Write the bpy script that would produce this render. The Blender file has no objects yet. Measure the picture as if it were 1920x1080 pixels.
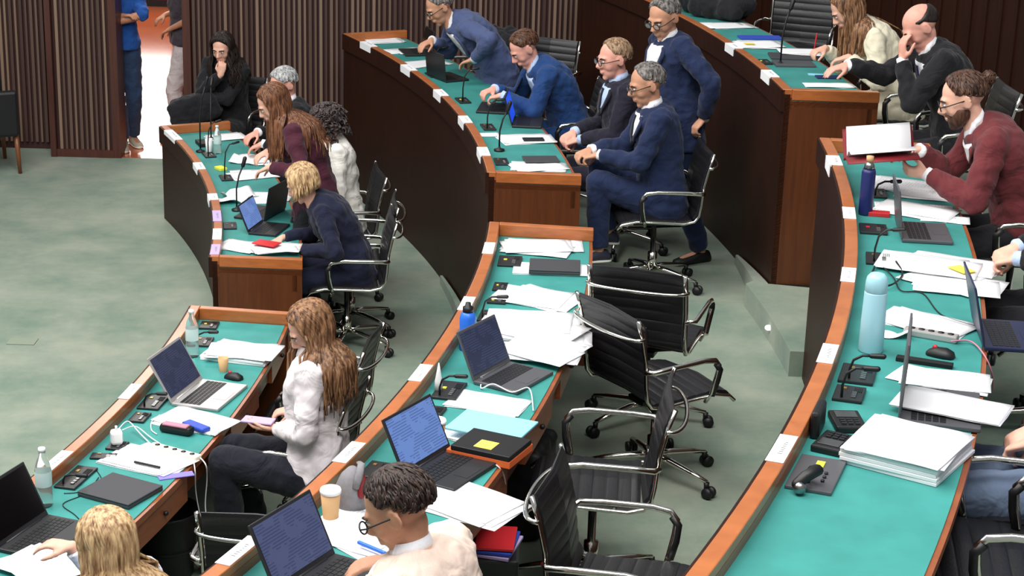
import bpy, bmesh, math, random
import numpy as np
from mathutils import Vector, Matrix, noise
PI = math.pi
random.seed(7)
scene = bpy.context.scene
COL = scene.collection
V = Vector

# ------------------------------------------------------------------ camera
F_PX, PITCH, ROLL, CAM_H = 3417.0, 0.3128, 0.0297, 4.064
fw = V((0, math.cos(PITCH), -math.sin(PITCH)))
r0 = V((1, 0, 0)); u0 = r0.cross(fw)
cr = r0 * math.cos(ROLL) + u0 * math.sin(ROLL)
cu = -r0 * math.sin(ROLL) + u0 * math.cos(ROLL)
CAM = V((0, 0, CAM_H))
cam_data = bpy.data.cameras.new('camera')
cam_data.lens = F_PX / 1920 * 36.0
cam_data.sensor_width = 36.0
cam_data.clip_end = 200
cam = bpy.data.objects.new('camera', cam_data)
COL.objects.link(cam)
m = Matrix((( cr.x, cu.x, -fw.x, 0), (cr.y, cu.y, -fw.y, 0), (cr.z, cu.z, -fw.z, CAM_H), (0, 0, 0, 1)))
cam.matrix_world = m
scene.camera = cam

# ------------------------------------------------------------------ world, light, exposure
world = bpy.data.worlds.new('world'); scene.world = world
world.use_nodes = True
world.node_tree.nodes['Background'].inputs[0].default_value = (0.93, 0.97, 1.0, 1)
world.node_tree.nodes['Background'].inputs[1].default_value = 0.24
scene.view_settings.view_transform = 'Standard'
scene.view_settings.look = 'None'
scene.view_settings.gamma = 1.0
scene.view_settings.use_curve_mapping = False
scene.view_settings.exposure = 0.62

def area_light(name, loc, target, sx, sy, power, col=(1, 1, 1)):
    d = bpy.data.lights.new(name, 'AREA'); d.shape = 'RECTANGLE'; d.size = sx; d.size_y = sy
    d.energy = power; d.color = col
    o = bpy.data.objects.new(name, d); COL.objects.link(o)
    o.location = loc
    o.rotation_euler = (V(target) - V(loc)).to_track_quat('-Z', 'Y').to_euler()
    return o
area_light('ceiling_lamp_panel', (-4.2, 8.2, 7.6), (-2.6, 8.8, 0), 6.0, 7.0, 600, (1, 0.98, 0.95))
area_light('ceiling_lamp_panel', (0.0, 3.5, 7.5), (0.0, 8.0, 0.5), 5.0, 2.5, 330, (1, 0.985, 0.96))
area_light('corridor_lamp', (-4.0, 19.5, 5.5), (-4.0, 20.0, 0), 2.0, 4.0, 260, (1, 0.95, 0.9))

# ------------------------------------------------------------------ layout of the chamber: three concentric rows of benches
CX, CY = -12.03, 9.656
CEN = V((CX, CY, 0))
RAD = {'A': 10.226, 'B': 11.898, 'C': 13.618, 'D': 15.38}
TOP = {'A': 0.765, 'B': 1.361, 'C': 1.926, 'D': 2.50}
FLO = {'A': 0.0, 'B': 0.58, 'C': 1.16, 'D': 1.74}
DROP = 0.068
MATZ = {k: TOP[k] - DROP for k in TOP}
DW = 0.56          # depth of a bench, ledge to seat side
LW = 0.055         # width of the ledge
WALL_Y = 16.07

def ray(px, py):
    return (fw * F_PX + cr * (px - 960) - cu * (py - 540)).normalized()
def at(px, py, z):
    "point of height z that stands at this place of the photograph"
    d = ray(px, py); t = (z - CAM_H) / d.z
    return CAM + d * t
def proj(p):
    v = V(p) - CAM; z = v.dot(fw)
    return (960 + F_PX * v.dot(cr) / z, 540 - F_PX * v.dot(cu) / z)
def pol(r, a, z=0.0):
    return V((CX + r * math.cos(a), CY + r * math.sin(a), z))
def ang(p):
    return math.atan2(p[1] - CY, p[0] - CX)
def er(p):
    v = V((p[0] - CX, p[1] - CY, 0)); return v.normalized()
def ring_at(r, z, px, lo=-0.75, hi=0.75):
    "point on the ring of radius r, height z, seen in this column of the photograph"
    best = None
    n = 1500
    for i in range(n + 1):
        a = lo + (hi - lo) * i / n
        p = pol(r, a, z)
        if (p - CAM).dot(fw) < 1: continue
        e = abs(proj(p)[0] - px)
        if best is None or e < best[0]: best = (e, p)
    return best[1]
def line_end(a, off):
    return lambda r: a + math.asin(off * math.cos(a) / r)
END_FAR = line_end(-0.027, 1.271)     # ends of the far blocks at the aisle
END_NEAR = line_end(-0.114, 1.230)    # ends of the near blocks at the aisle

# ------------------------------------------------------------------ materials
MATS = {}
def new_mat(name):
    m = bpy.data.materials.new(name); m.use_nodes = True
    nt = m.node_tree; b = nt.nodes['Principled BSDF']
    return m, nt, b
def lin(c):
    return tuple((x / 255 / 12.92 if x / 255 <= 0.04045 else ((x / 255 + 0.055) / 1.055) ** 2.4) for x in c)
def simple(name, rgb, rough=0.5, metal=0.0, spec=0.5, noise_amt=0.0, scale=20, bump=0.0, emit=None, alpha=None, coat=0):
    if name in MATS: return MATS[name]
    m, nt, b = new_mat(name)
    c = lin(rgb)
    b.inputs['Base Color'].default_value = (*c, 1)
    b.inputs['Roughness'].default_value = rough
    b.inputs['Metallic'].default_value = metal
    b.inputs['Specular IOR Level'].default_value = spec
    b.inputs['Coat Weight'].default_value = coat
    if noise_amt or bump:
        tc = nt.nodes.new('ShaderNodeTexCoord'); nz = nt.nodes.new('ShaderNodeTexNoise')
        nz.inputs['Scale'].default_value = scale; nz.inputs['Detail'].default_value = 5
        nt.links.new(tc.outputs['Object'], nz.inputs['Vector'])
        if noise_amt:
            cr_ = nt.nodes.new('ShaderNodeValToRGB')
            cr_.color_ramp.elements[0].position = 0.3; cr_.color_ramp.elements[1].position = 0.7
            cr_.color_ramp.elements[0].color = (*[x * (1 - noise_amt) for x in c], 1)
            cr_.color_ramp.elements[1].color = (*[min(1, x * (1 + noise_amt)) for x in c], 1)
            nt.links.new(nz.outputs['Fac'], cr_.inputs[0]); nt.links.new(cr_.outputs[0], b.inputs['Base Color'])
        if bump:
            bp = nt.nodes.new('ShaderNodeBump'); bp.inputs['Strength'].default_value = bump; bp.inputs['Distance'].default_value = 0.01
            nt.links.new(nz.outputs['Fac'], bp.inputs['Height']); nt.links.new(bp.outputs[0], b.inputs['Normal'])
    if emit is not None:
        b.inputs['Emission Color'].default_value = (*c, 1); b.inputs['Emission Strength'].default_value = emit
    MATS[name] = m
    return m
def wood(name, dark, light, rough=0.4, sx=3, sz=0.6, coat=0.15, polar=False):
    m, nt, b = new_mat(name)
    tc = nt.nodes.new('ShaderNodeTexCoord'); mp = nt.nodes.new('ShaderNodeMapping')
    mp.inputs['Scale'].default_value = (sx, sx, sz)
    nz = nt.nodes.new('ShaderNodeTexNoise'); nz.inputs['Scale'].default_value = 8; nz.inputs['Detail'].default_value = 8; nz.inputs['Distortion'].default_value = 0.6
    nz2 = nt.nodes.new('ShaderNodeTexNoise'); nz2.inputs['Scale'].default_value = 1.1; nz2.inputs['Detail'].default_value = 3
    mx = nt.nodes.new('ShaderNodeMix'); mx.data_type = 'RGBA'; mx.inputs[0].default_value = 0.35
    rp = nt.nodes.new('ShaderNodeValToRGB'); rp2 = nt.nodes.new('ShaderNodeValToRGB')
    for r_ in (rp, rp2):
        r_.color_ramp.elements[0].position = 0.32; r_.color_ramp.elements[1].position = 0.68
        r_.color_ramp.elements[0].color = (*lin(dark), 1); r_.color_ramp.elements[1].color = (*lin(light), 1)
    nt.links.new(tc.outputs['Object'], mp.inputs[0]); nt.links.new(mp.outputs[0], nz.inputs['Vector'])
    nt.links.new(tc.outputs['Object'], nz2.inputs['Vector'])
    nt.links.new(nz.outputs['Fac'], rp.inputs[0]); nt.links.new(nz2.outputs['Fac'], rp2.inputs[0])
    nt.links.new(rp.outputs[0], mx.inputs[6]); nt.links.new(rp2.outputs[0], mx.inputs[7])
    nt.links.new(mx.outputs[2], b.inputs['Base Color'])
    b.inputs['Roughness'].default_value = rough; b.inputs['Coat Weight'].default_value = coat; b.inputs['Coat Roughness'].default_value = 0.25
    MATS[name] = m
    return m
wood('panel_wood', (34, 14, 8), (50, 23, 12), 0.5, sx=6, sz=0.25, coat=0.0)
MATS['panel_wood'].node_tree.nodes['Principled BSDF'].inputs['Specular IOR Level'].default_value = 0.2
wood('end_wood', (76, 36, 13), (98, 50, 19), 0.4, sx=5, sz=0.3, coat=0.1)
wood('ledge_wood', (156, 86, 42), (184, 108, 56), 0.33, sx=1.2, sz=6, coat=0.3)
wood('lip_wood', (128, 66, 34), (156, 86, 46), 0.4, sx=1.2, sz=6, coat=0.25)
wood('door_wood', (58, 26, 20), (82, 40, 28), 0.5, sx=5, sz=0.3)
wood('chair_wood', (110, 62, 34), (140, 84, 48), 0.4, sx=5, sz=0.6)

def carpet(name, c1, c2):
    m, nt, b = new_mat(name)
    tc = nt.nodes.new('ShaderNodeTexCoord')
    n1 = nt.nodes.new('ShaderNodeTexNoise'); n1.inputs['Scale'].default_value = 1.6; n1.inputs['Detail'].default_value = 9; n1.inputs['Roughness'].default_value = 0.66
    n2 = nt.nodes.new('ShaderNodeTexNoise'); n2.inputs['Scale'].default_value = 260; n2.inputs['Detail'].default_value = 2
    rp = nt.nodes.new('ShaderNodeValToRGB')
    rp.color_ramp.elements[0].position = 0.33; rp.color_ramp.elements[1].position = 0.64
    rp.color_ramp.elements[0].color = (*lin(c1), 1); rp.color_ramp.elements[1].color = (*lin(c2), 1)
    nt.links.new(tc.outputs['Object'], n1.inputs['Vector']); nt.links.new(tc.outputs['Object'], n2.inputs['Vector'])
    nt.links.new(n1.outputs['Fac'], rp.inputs[0]); nt.links.new(rp.outputs[0], b.inputs['Base Color'])
    bp = nt.nodes.new('ShaderNodeBump'); bp.inputs['Strength'].default_value = 0.4; bp.inputs['Distance'].default_value = 0.006
    nt.links.new(n2.outputs['Fac'], bp.inputs['Height']); nt.links.new(bp.outputs[0], b.inputs['Normal'])
    b.inputs['Roughness'].default_value = 0.95; b.inputs['Specular IOR Level'].default_value = 0.15
    b.inputs['Sheen Weight'].default_value = 0.15
    MATS[name] = m
    return m
carpet('carpet', (104, 126, 111), (146, 153, 137))
simple('mat_green', (58, 138, 132), 0.6, noise_amt=0.12, scale=6, spec=0.3)
simple('black', (16, 16, 18), 0.5, noise_amt=0.15)
simple('leather', (24, 24, 27), 0.42, bump=0.15, scale=160)
simple('dark_plastic', (30, 31, 33), 0.4)
simple('laptop_black', (34, 34, 37), 0.45)
simple('laptop_grey', (92, 92, 96), 0.4, metal=0.3)
simple('laptop_silver', (182, 178, 176), 0.35, metal=0.4)
simple('key_dark', (22, 22, 24), 0.5)
simple('screen_off', (8, 8, 10), 0.15)
simple('chrome', (225, 222, 215), 0.14, metal=1.0)
simple('steel', (150, 150, 150), 0.3, metal=1.0)
simple('white_plastic', (235, 235, 235), 0.35)
simple('cream', (236, 226, 205), 0.5)
simple('kraft', (206, 164, 116), 0.7)
simple('red', (200, 36, 44), 0.5)
simple('dark_red', (118, 16, 26), 0.6)
simple('orange', (225, 106, 52), 0.5)
simple('yellow', (240, 214, 90), 0.6)
simple('neon_yellow', (232, 232, 70), 0.6)
simple('blue', (44, 74, 180), 0.5)
simple('navy', (26, 34, 92), 0.45)
simple('bright_blue', (42, 110, 220), 0.35)
simple('sky_blue', (140, 208, 232), 0.6)
simple('thermos_blue', (160, 206, 218), 0.35)
simple('purple', (132, 120, 214), 0.6)
simple('lilac', (188, 166, 214), 0.7)
simple('pink', (208, 130, 150), 0.7)
simple('card', (60, 60, 64), 0.6)
simple('felt_grey', (128, 126, 130), 0.85, noise_amt=0.1, scale=60)
simple('brass', (190, 160, 90), 0.35, metal=0.8)
simple('slat_back', (56, 28, 25), 0.7)
simple('lace', (210, 206, 200), 0.7)
simple('sole', (226, 222, 212), 0.7)

def paper_mat(name, base=(238, 238, 240), lines=True, amt=0.5, ls=70):
    m, nt, b = new_mat(name)
    b.inputs['Base Color'].default_value = (*lin(base), 1)
    b.inputs['Roughness'].default_value = 0.75; b.inputs['Specular IOR Level'].default_value = 0.2
    if lines:
        tc = nt.nodes.new('ShaderNodeTexCoord'); sp = nt.nodes.new('ShaderNodeSeparateXYZ')
        nt.links.new(tc.outputs['Object'], sp.inputs[0])
        mu = nt.nodes.new('ShaderNodeMath'); mu.operation = 'MULTIPLY'; mu.inputs[1].default_value = ls
        fr = nt.nodes.new('ShaderNodeMath'); fr.operation = 'FRACT'
        gt = nt.nodes.new('ShaderNodeMath'); gt.operation = 'GREATER_THAN'; gt.inputs[1].default_value = 0.62
        nt.links.new(sp.outputs['Y'], mu.inputs[0]); nt.links.new(mu.outputs[0], fr.inputs[0]); nt.links.new(fr.outputs[0], gt.inputs[0])
        nz = nt.nodes.new('ShaderNodeTexNoise'); nz.inputs['Scale'].default_value = 22; nz.inputs['Detail'].default_value = 1
        g2 = nt.nodes.new('ShaderNodeMath'); g2.operation = 'GREATER_THAN'; g2.inputs[1].default_value = 0.5
        nt.links.new(tc.outputs['Object'], nz.inputs['Vector']); nt.links.new(nz.outputs['Fac'], g2.inputs[0])
        m1 = nt.nodes.new('ShaderNodeMath'); m1.operation = 'MULTIPLY'
        nt.links.new(gt.outputs[0], m1.inputs[0]); nt.links.new(g2.outputs[0], m1.inputs[1])
        m2 = nt.nodes.new('ShaderNodeMath'); m2.operation = 'MULTIPLY'; m2.inputs[1].default_value = amt
        nt.links.new(m1.outputs[0], m2.inputs[0])
        mx = nt.nodes.new('ShaderNodeMix'); mx.data_type = 'RGBA'
        mx.inputs[6].default_value = (*lin(base), 1); mx.inputs[7].default_value = (*lin((150, 150, 158)), 1)
        nt.links.new(m2.outputs[0], mx.inputs[0]); nt.links.new(mx.outputs[2], b.inputs['Base Color'])
    MATS[name] = m
    return m
paper_mat('paper', lines=False)
paper_mat('printed', lines=True, amt=0.28)
paper_mat('plate_card', (242, 242, 244), lines=False)
simple('ink', (120, 122, 130), 0.8)

def glass_mat(name, tint=(0.95, 1, 0.98), rough=0.03, alpha=0.35):
    m, nt, b = new_mat(name)
    b.inputs['Base Color'].default_value = (*tint, 1)
    b.inputs['Roughness'].default_value = rough
    b.inputs['Transmission Weight'].default_value = 0.85
    b.inputs['IOR'].default_value = 1.15
    MATS[name] = m
glass_mat('clear_plastic')
simple('clear_lens', (235, 240, 245), 0.05)
MATS['clear_lens'].node_tree.nodes['Principled BSDF'].inputs['Alpha'].default_value = 0.16
def screen_mat(name, bg, fg, strength):
    "lit screen: paler text blocks on a coloured page"
    m, nt, b = new_mat(name)
    tc = nt.nodes.new('ShaderNodeTexCoord'); sp = nt.nodes.new('ShaderNodeSeparateXYZ')
    nt.links.new(tc.outputs['Object'], sp.inputs[0])
    mu = nt.nodes.new('ShaderNodeMath'); mu.operation = 'MULTIPLY'; mu.inputs[1].default_value = 95
    fr = nt.nodes.new('ShaderNodeMath'); fr.operation = 'FRACT'; gt = nt.nodes.new('ShaderNodeMath'); gt.operation = 'GREATER_THAN'; gt.inputs[1].default_value = 0.6
    nt.links.new(sp.outputs['Y'], mu.inputs[0]); nt.links.new(mu.outputs[0], fr.inputs[0]); nt.links.new(fr.outputs[0], gt.inputs[0])
    nz = nt.nodes.new('ShaderNodeTexNoise'); nz.inputs['Scale'].default_value = 14; nz.inputs['Detail'].default_value = 2
    g2 = nt.nodes.new('ShaderNodeMath'); g2.operation = 'GREATER_THAN'; g2.inputs[1].default_value = 0.48
    nt.links.new(tc.outputs['Object'], nz.inputs['Vector']); nt.links.new(nz.outputs['Fac'], g2.inputs[0])
    m1 = nt.nodes.new('ShaderNodeMath'); m1.operation = 'MULTIPLY'; nt.links.new(gt.outputs[0], m1.inputs[0]); nt.links.new(g2.outputs[0], m1.inputs[1])
    mx = nt.nodes.new('ShaderNodeMix'); mx.data_type = 'RGBA'
    mx.inputs[6].default_value = (*lin(bg), 1); mx.inputs[7].default_value = (*lin(fg), 1)
    nt.links.new(m1.outputs[0], mx.inputs[0])
    nt.links.new(mx.outputs[2], b.inputs['Emission Color']); b.inputs['Emission Strength'].default_value = strength
    b.inputs['Base Color'].default_value = (0.01, 0.01, 0.012, 1); b.inputs['Roughness'].default_value = 0.25
    MATS[name] = m
screen_mat('screen_blue', (98, 128, 188), (76, 100, 158), 0.75)
screen_mat('screen_slate', (70, 78, 112), (52, 60, 96), 0.7)
screen_mat('screen_dim', (44, 52, 78), (58, 68, 98), 0.6)
screen_mat('screen_royal', (24, 62, 190), (30, 72, 204), 0.9)

def cloth(name, rgb, rough=0.85, amt=0.12, weave=300, sheen=0.1):
    if name in MATS: return MATS[name]
    m, nt, b = new_mat(name); c = lin(rgb)
    tc = nt.nodes.new('ShaderNodeTexCoord'); nz = nt.nodes.new('ShaderNodeTexNoise'); nz.inputs['Scale'].default_value = weave
    n2 = nt.nodes.new('ShaderNodeTexNoise'); n2.inputs['Scale'].default_value = 7; n2.inputs['Detail'].default_value = 3
    n2.inputs['Distortion'].default_value = 0.8
    rp = nt.nodes.new('ShaderNodeValToRGB')
    rp.color_ramp.elements[0].color = (*[x * (1 - amt) for x in c], 1); rp.color_ramp.elements[1].color = (*[min(1, x * (1 + amt)) for x in c], 1)
    nt.links.new(tc.outputs['Object'], nz.inputs['Vector']); nt.links.new(tc.outputs['Object'], n2.inputs['Vector'])
    nt.links.new(nz.outputs['Fac'], rp.inputs[0]); nt.links.new(rp.outputs[0], b.inputs['Base Color'])
    bp = nt.nodes.new('ShaderNodeBump'); bp.inputs['Strength'].default_value = 0.8; bp.inputs['Distance'].default_value = 0.035
    nt.links.new(n2.outputs['Fac'], bp.inputs['Height']); nt.links.new(bp.outputs[0], b.inputs['Normal'])
    b.inputs['Roughness'].default_value = rough; b.inputs['Specular IOR Level'].default_value = 0.25; b.inputs['Sheen Weight'].default_value = sheen
    MATS[name] = m
    return m
def skin_mat(name, rgb):
    if name in MATS: return MATS[name]
    m = simple(name, rgb, 0.5, noise_amt=0.07, scale=30, spec=0.35)
    b = m.node_tree.nodes['Principled BSDF']; b.inputs['Subsurface Weight'].default_value = 0.12
    b.inputs['Subsurface Radius'].default_value = (0.02, 0.008, 0.004)
    return m
def hair_mat(name, dark, light):
    if name in MATS: return MATS[name]
    m, nt, b = new_mat(name)
    tc = nt.nodes.new('ShaderNodeTexCoord'); mp = nt.nodes.new('ShaderNodeMapping'); mp.inputs['Scale'].default_value = (1, 1, 0.12)
    nz = nt.nodes.new('ShaderNodeTexNoise'); nz.inputs['Scale'].default_value = 75; nz.inputs['Detail'].default_value = 4
    nt.links.new(tc.outputs['Object'], mp.inputs[0]); nt.links.new(mp.outputs[0], nz.inputs['Vector'])
    rp = nt.nodes.new('ShaderNodeValToRGB'); rp.color_ramp.elements[0].position = 0.35; rp.color_ramp.elements[1].position = 0.65
    rp.color_ramp.elements[0].color = (*lin(dark), 1); rp.color_ramp.elements[1].color = (*lin(light), 1)
    nt.links.new(nz.outputs['Fac'], rp.inputs[0]); nt.links.new(rp.outputs[0], b.inputs['Base Color'])
    b.inputs['Roughness'].default_value = 0.45; b.inputs['Specular IOR Level'].default_value = 0.35
    MATS[name] = m
    return m

# ------------------------------------------------------------------ mesh helpers
class MB:
    def __init__(s): s.v = []; s.f = []; s.sm = []
    def add(s, vs, fs, smooth=False):
        n = len(s.v); s.v += [tuple(v) for v in vs]
        s.f += [tuple(i + n for i in f) for f in fs]; s.sm += [smooth] * len(fs)
        return s
    def box(s, c, size, M=None, bev=0.0):
        x, y, z = (k / 2 for k in size); c = V(c)
        if bev <= 0:
            vs = [V((a * x, b * y, d * z)) for d in (-1, 1) for b in (-1, 1) for a in (-1, 1)]
            fs = [(0, 2, 3, 1), (4, 5, 7, 6), (0, 1, 5, 4), (2, 6, 7, 3), (0, 4, 6, 2), (1, 3, 7, 5)]
            sm = False
        else:
            b = min(bev, x * .9, y * .9, z * .9)
            bm = bmesh.new(); bmesh.ops.create_cube(bm, size=1)
            for v in bm.verts: v.co = V((v.co.x * 2 * x, v.co.y * 2 * y, v.co.z * 2 * z))
            bmesh.ops.bevel(bm, geom=bm.edges[:], offset=b, segments=2, affect='EDGES', profile=0.5)
            bm.verts.index_update()
            vs = [v.co.copy() for v in bm.verts]; fs = [tuple(q.index for q in f.verts) for f in bm.faces]; bm.free(); sm = False
        if M is not None: vs = [M @ v for v in vs]
        return s.add([v + c for v in vs], fs, sm)
    def loft(s, rings, cap=True, smooth=True, closed=True):
        n = len(rings[0]); vs = [p for r in rings for p in r]; fs = []
        for i in range(len(rings) - 1):
            for j in range(n if closed else n - 1):
                k = (j + 1) % n
                fs.append((i * n + j, i * n + k, (i + 1) * n + k, (i + 1) * n + j))
        if cap:
            fs.append(tuple(reversed(range(n)))); fs.append(tuple((len(rings) - 1) * n + j for j in range(n)))
        return s.add(vs, fs, smooth)
    def tube(s, pts, r, n=8, flat=1.0, cap=True, up=None):
        pts = [V(p) for p in pts]; R = r if isinstance(r, (list, tuple)) else [r] * len(pts)
        rings = []; prev = None
        for i, p in enumerate(pts):
            t = (pts[min(i + 1, len(pts) - 1)] - pts[max(i - 1, 0)])
            t = t.normalized() if t.length > 1e-9 else V((0, 0, 1))
            if prev is None:
                a = V(up) if up is not None else (V((0, 0, 1)) if abs(t.z) < 0.9 else V((1, 0, 0)))
                x = a - t * a.dot(t); x.normalize()
            else:
                x = prev - t * prev.dot(t)
                x = x.normalized() if x.length > 1e-6 else t.orthogonal().normalized()
            prev = x; y = t.cross(x)
            rings.append([p + x * (math.cos(2 * PI * k / n) * R[i] * flat) + y * (math.sin(2 * PI * k / n) * R[i]) for k in range(n)])
        return s.loft(rings, cap)
    def cap_tube(s, pts, r, n=10):
        "tube with round ends"
        pts = [V(p) for p in pts]; R = list(r) if isinstance(r, (list, tuple)) else [r] * len(pts)
        d0 = (pts[0] - pts[1]).normalized(); d1 = (pts[-1] - pts[-2]).normalized()
        P = []; Q = []
        for k in (0, 1, 2): P.append(pts[0] + d0 * R[0] * math.cos(k * PI / 6)); Q.append(max(R[0] * math.sin(k * PI / 6), R[0] * .08))
        P += pts; Q += R
        for k in (2, 1, 0): P.append(pts[-1] + d1 * R[-1] * math.cos(k * PI / 6)); Q.append(max(R[-1] * math.sin(k * PI / 6), R[-1] * .08))
        return s.tube(P, Q, n)
    def ell(s, c, rad, M=None, nu=16, nv=10):
        c = V(c); rings = []
        for i in range(nv + 1):
            a = -PI / 2 + PI * i / nv; k = max(math.cos(a), 0.02)
            ring = []
            for j in range(nu):
                b = 2 * PI * j / nu
                p = V((rad[0] * k * math.cos(b), rad[1] * k * math.sin(b), rad[2] * math.sin(a)))
                ring.append((M @ p if M is not None else p) + c)
            rings.append(ring)
        return s.loft(rings)
    def lathe(s, prof, c=(0, 0, 0), n=24, M=None, cap=True):
        c = V(c); rings = []
        for r, z in prof:
            ring = [V((max(r, 1e-4) * math.cos(2 * PI * j / n), max(r, 1e-4) * math.sin(2 * PI * j / n), z)) for j in range(n)]
            rings.append([(M @ p if M is not None else p) + c for p in ring])
        return s.loft(rings, cap)
    def arc(s, ra, rb, z0, z1, a0, a1, n=48, smooth=False):
        "curved slab between two radii about the chamber's centre; a0/a1 may be functions of the radius"
        f0 = a0 if callable(a0) else (lambda r: a0); f1 = a1 if callable(a1) else (lambda r: a1)
        rings = []
        for i in range(n + 1):
            t = i / n
            A = f0(ra) * (1 - t) + f1(ra) * t; B = f0(rb) * (1 - t) + f1(rb) * t
            rings.append([pol(ra, A, z0), pol(rb, B, z0), pol(rb, B, z1), pol(ra, A, z1)])
        return s.loft(rings, True, smooth)
def link(name, mb, mat, parent=None, loc=None, M=None, mods=None):
    me = bpy.data.meshes.new(name)
    me.from_pydata(mb.v, [], mb.f)
    me.polygons.foreach_set('use_smooth', mb.sm)
    for k in (mat if isinstance(mat, (list, tuple)) else [mat]):
        me.materials.append(MATS[k] if isinstance(k, str) else k)
    bm = bmesh.new(); bm.from_mesh(me); bmesh.ops.recalc_face_normals(bm, faces=bm.faces[:]); bm.to_mesh(me); bm.free()
    o = bpy.data.objects.new(name, me); COL.objects.link(o)
    if parent is not None: o.parent = parent
    if loc is not None: o.location = loc
    return o
def empty(name, loc=(0, 0, 0), rz=0.0, label=None, cat=None, group=None):
    o = bpy.data.objects.new(name, None); COL.objects.link(o); o.empty_display_size = 0.1
    o.location = loc; o.rotation_euler = (0, 0, rz)
    tag(o, label, cat, group)
    return o
def tag(o, label=None, cat=None, group=None, kind=None):
    if label: o['label'] = label
    if cat: o['category'] = cat
    if group: o['group'] = group
    if kind: o['kind'] = kind
    return o
def kids(o): return [c for c in COL.objects if c.parent is o]
def dup(root, loc=None, rz=None, label=None, group=None):
    c = root.copy(); COL.objects.link(c)
    if loc is not None: c.location = loc
    if rz is not None: c.rotation_euler = (0, 0, rz)
    if label: c['label'] = label
    if group: c['group'] = group
    for k in KIDS.get(root.name, None) or kids(root):
        d = k.copy(); COL.objects.link(d); d.parent = c
        for g in KIDS.get(k.name, None) or kids(k):
            e = g.copy(); COL.objects.link(e); e.parent = d
    return c
KIDS = {}
def struct(name, mb, mat):
    return tag(link(name, mb, mat), kind='structure')
def bevel(o, w=0.003, seg=2):
    b = o.modifiers.new('bevel', 'BEVEL'); b.width = w; b.segments = seg; b.limit_method = 'ANGLE'
    return o

# ------------------------------------------------------------------ setting: floor tiers, slatted wall, doorway, corridor
m_ = MB(); m_.box((-2, 8, -0.1), (20, 2 * (WALL_Y - 8), 0.2)); struct('floor', m_, 'carpet')
NEAR_A = -0.75
farC = ang(ring_at(RAD['C'], 1.6, 1080, 0, .6)) ; 
farA = ang(at(303.3, 235, TOP['A'])); farB = ang(at(651.7, 61.7, TOP['B']))
m_ = MB(); m_.arc(RAD['B'] + LW, RAD['C'] + .02, FLO['B'] - .1, FLO['B'], lambda r: END_FAR(r) + .05 / r, farB + .01)
m_.arc(RAD['B'] + LW, RAD['C'] + .02, FLO['B'] - .1, FLO['B'], NEAR_A, END_NEAR)
m_.arc(RAD['B'] + .58, RAD['C'] + .02, FLO['B'] - .1, FLO['B'] - .0006, lambda r: END_NEAR(r) - .01, lambda r: END_FAR(r) + .07 / r, 8)
struct('floor', m_, 'carpet')
m_ = MB(); m_.arc(RAD['C'] + LW, RAD['D'] + .6, FLO['C'] - .1, FLO['C'], lambda r: END_FAR(r) + .05 / r, farC + .01)
m_.arc(RAD['C'] + LW, RAD['D'] + .6, FLO['C'] - .1, FLO['C'], NEAR_A, END_NEAR)
m_.arc(RAD['C'] + .58, RAD['D'] + .6, FLO['C'] - .1, FLO['C'] - .0006, lambda r: END_NEAR(r) - .01, lambda r: END_FAR(r) + .07 / r, 8)
struct('floor', m_, 'carpet')
def stairs(row, base, px, zpx, mbase):
    R = RAD[row]; a_tip = ang(ring_at(R - 0.10, zpx, px, 0.05, .5))
    mb = MB()
    # the first step runs on as a narrow tapering kerb along the far block
    N = 24; rings = []
    aN = END_NEAR(R - .25); aF = END_FAR(R)
    for i in range(N + 1):
        a = aN + (a_tip - aN) * i / N
        k = max(0, (a - aF) / (a_tip - aF))
        ri = R - (0.085 * (1 - k) + 0.02 * k)
        if a < aF: ri = R - (.06 + .08 * (a - aN) / (aF - aN))
        ro = (R + .30) if a < aF - .001 else R - .002
        zt = base + .145 * (1 if a < aF else (1 - .55 * k))
        rings.append([pol(ri, a, base), pol(ro, a, base), pol(ro, a, zt), pol(ri, a, zt)])
    mb.loft(rings, True, False)
    for i in (1, 2, 3):
        mb.arc(R + .16 + .11 * i, R + .60, base + .145 * i, base + .145 * (i + 1) - (0.001 if i == 3 else 0), END_NEAR, lambda r: END_FAR(r) - .003, 8)
    return struct('stairs', mb, 'carpet')
stairs('B', 0.0, 805, .145, 0); stairs('C', FLO['B'], 1358, FLO['B'] + .145, 0)
q_ = ring_at(RAD['C'] - .105, FLO['B'] + .085, 1441, -.05, .06); m_ = MB(); m_.ell(q_, (.022, .022, .016)); o_ = link('step_light', m_, simple('step_lamp', (235, 240, 245), .3, emit=1.2)); tag(o_, 'small round step light set in the carpeted aisle step', 'light')

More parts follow.
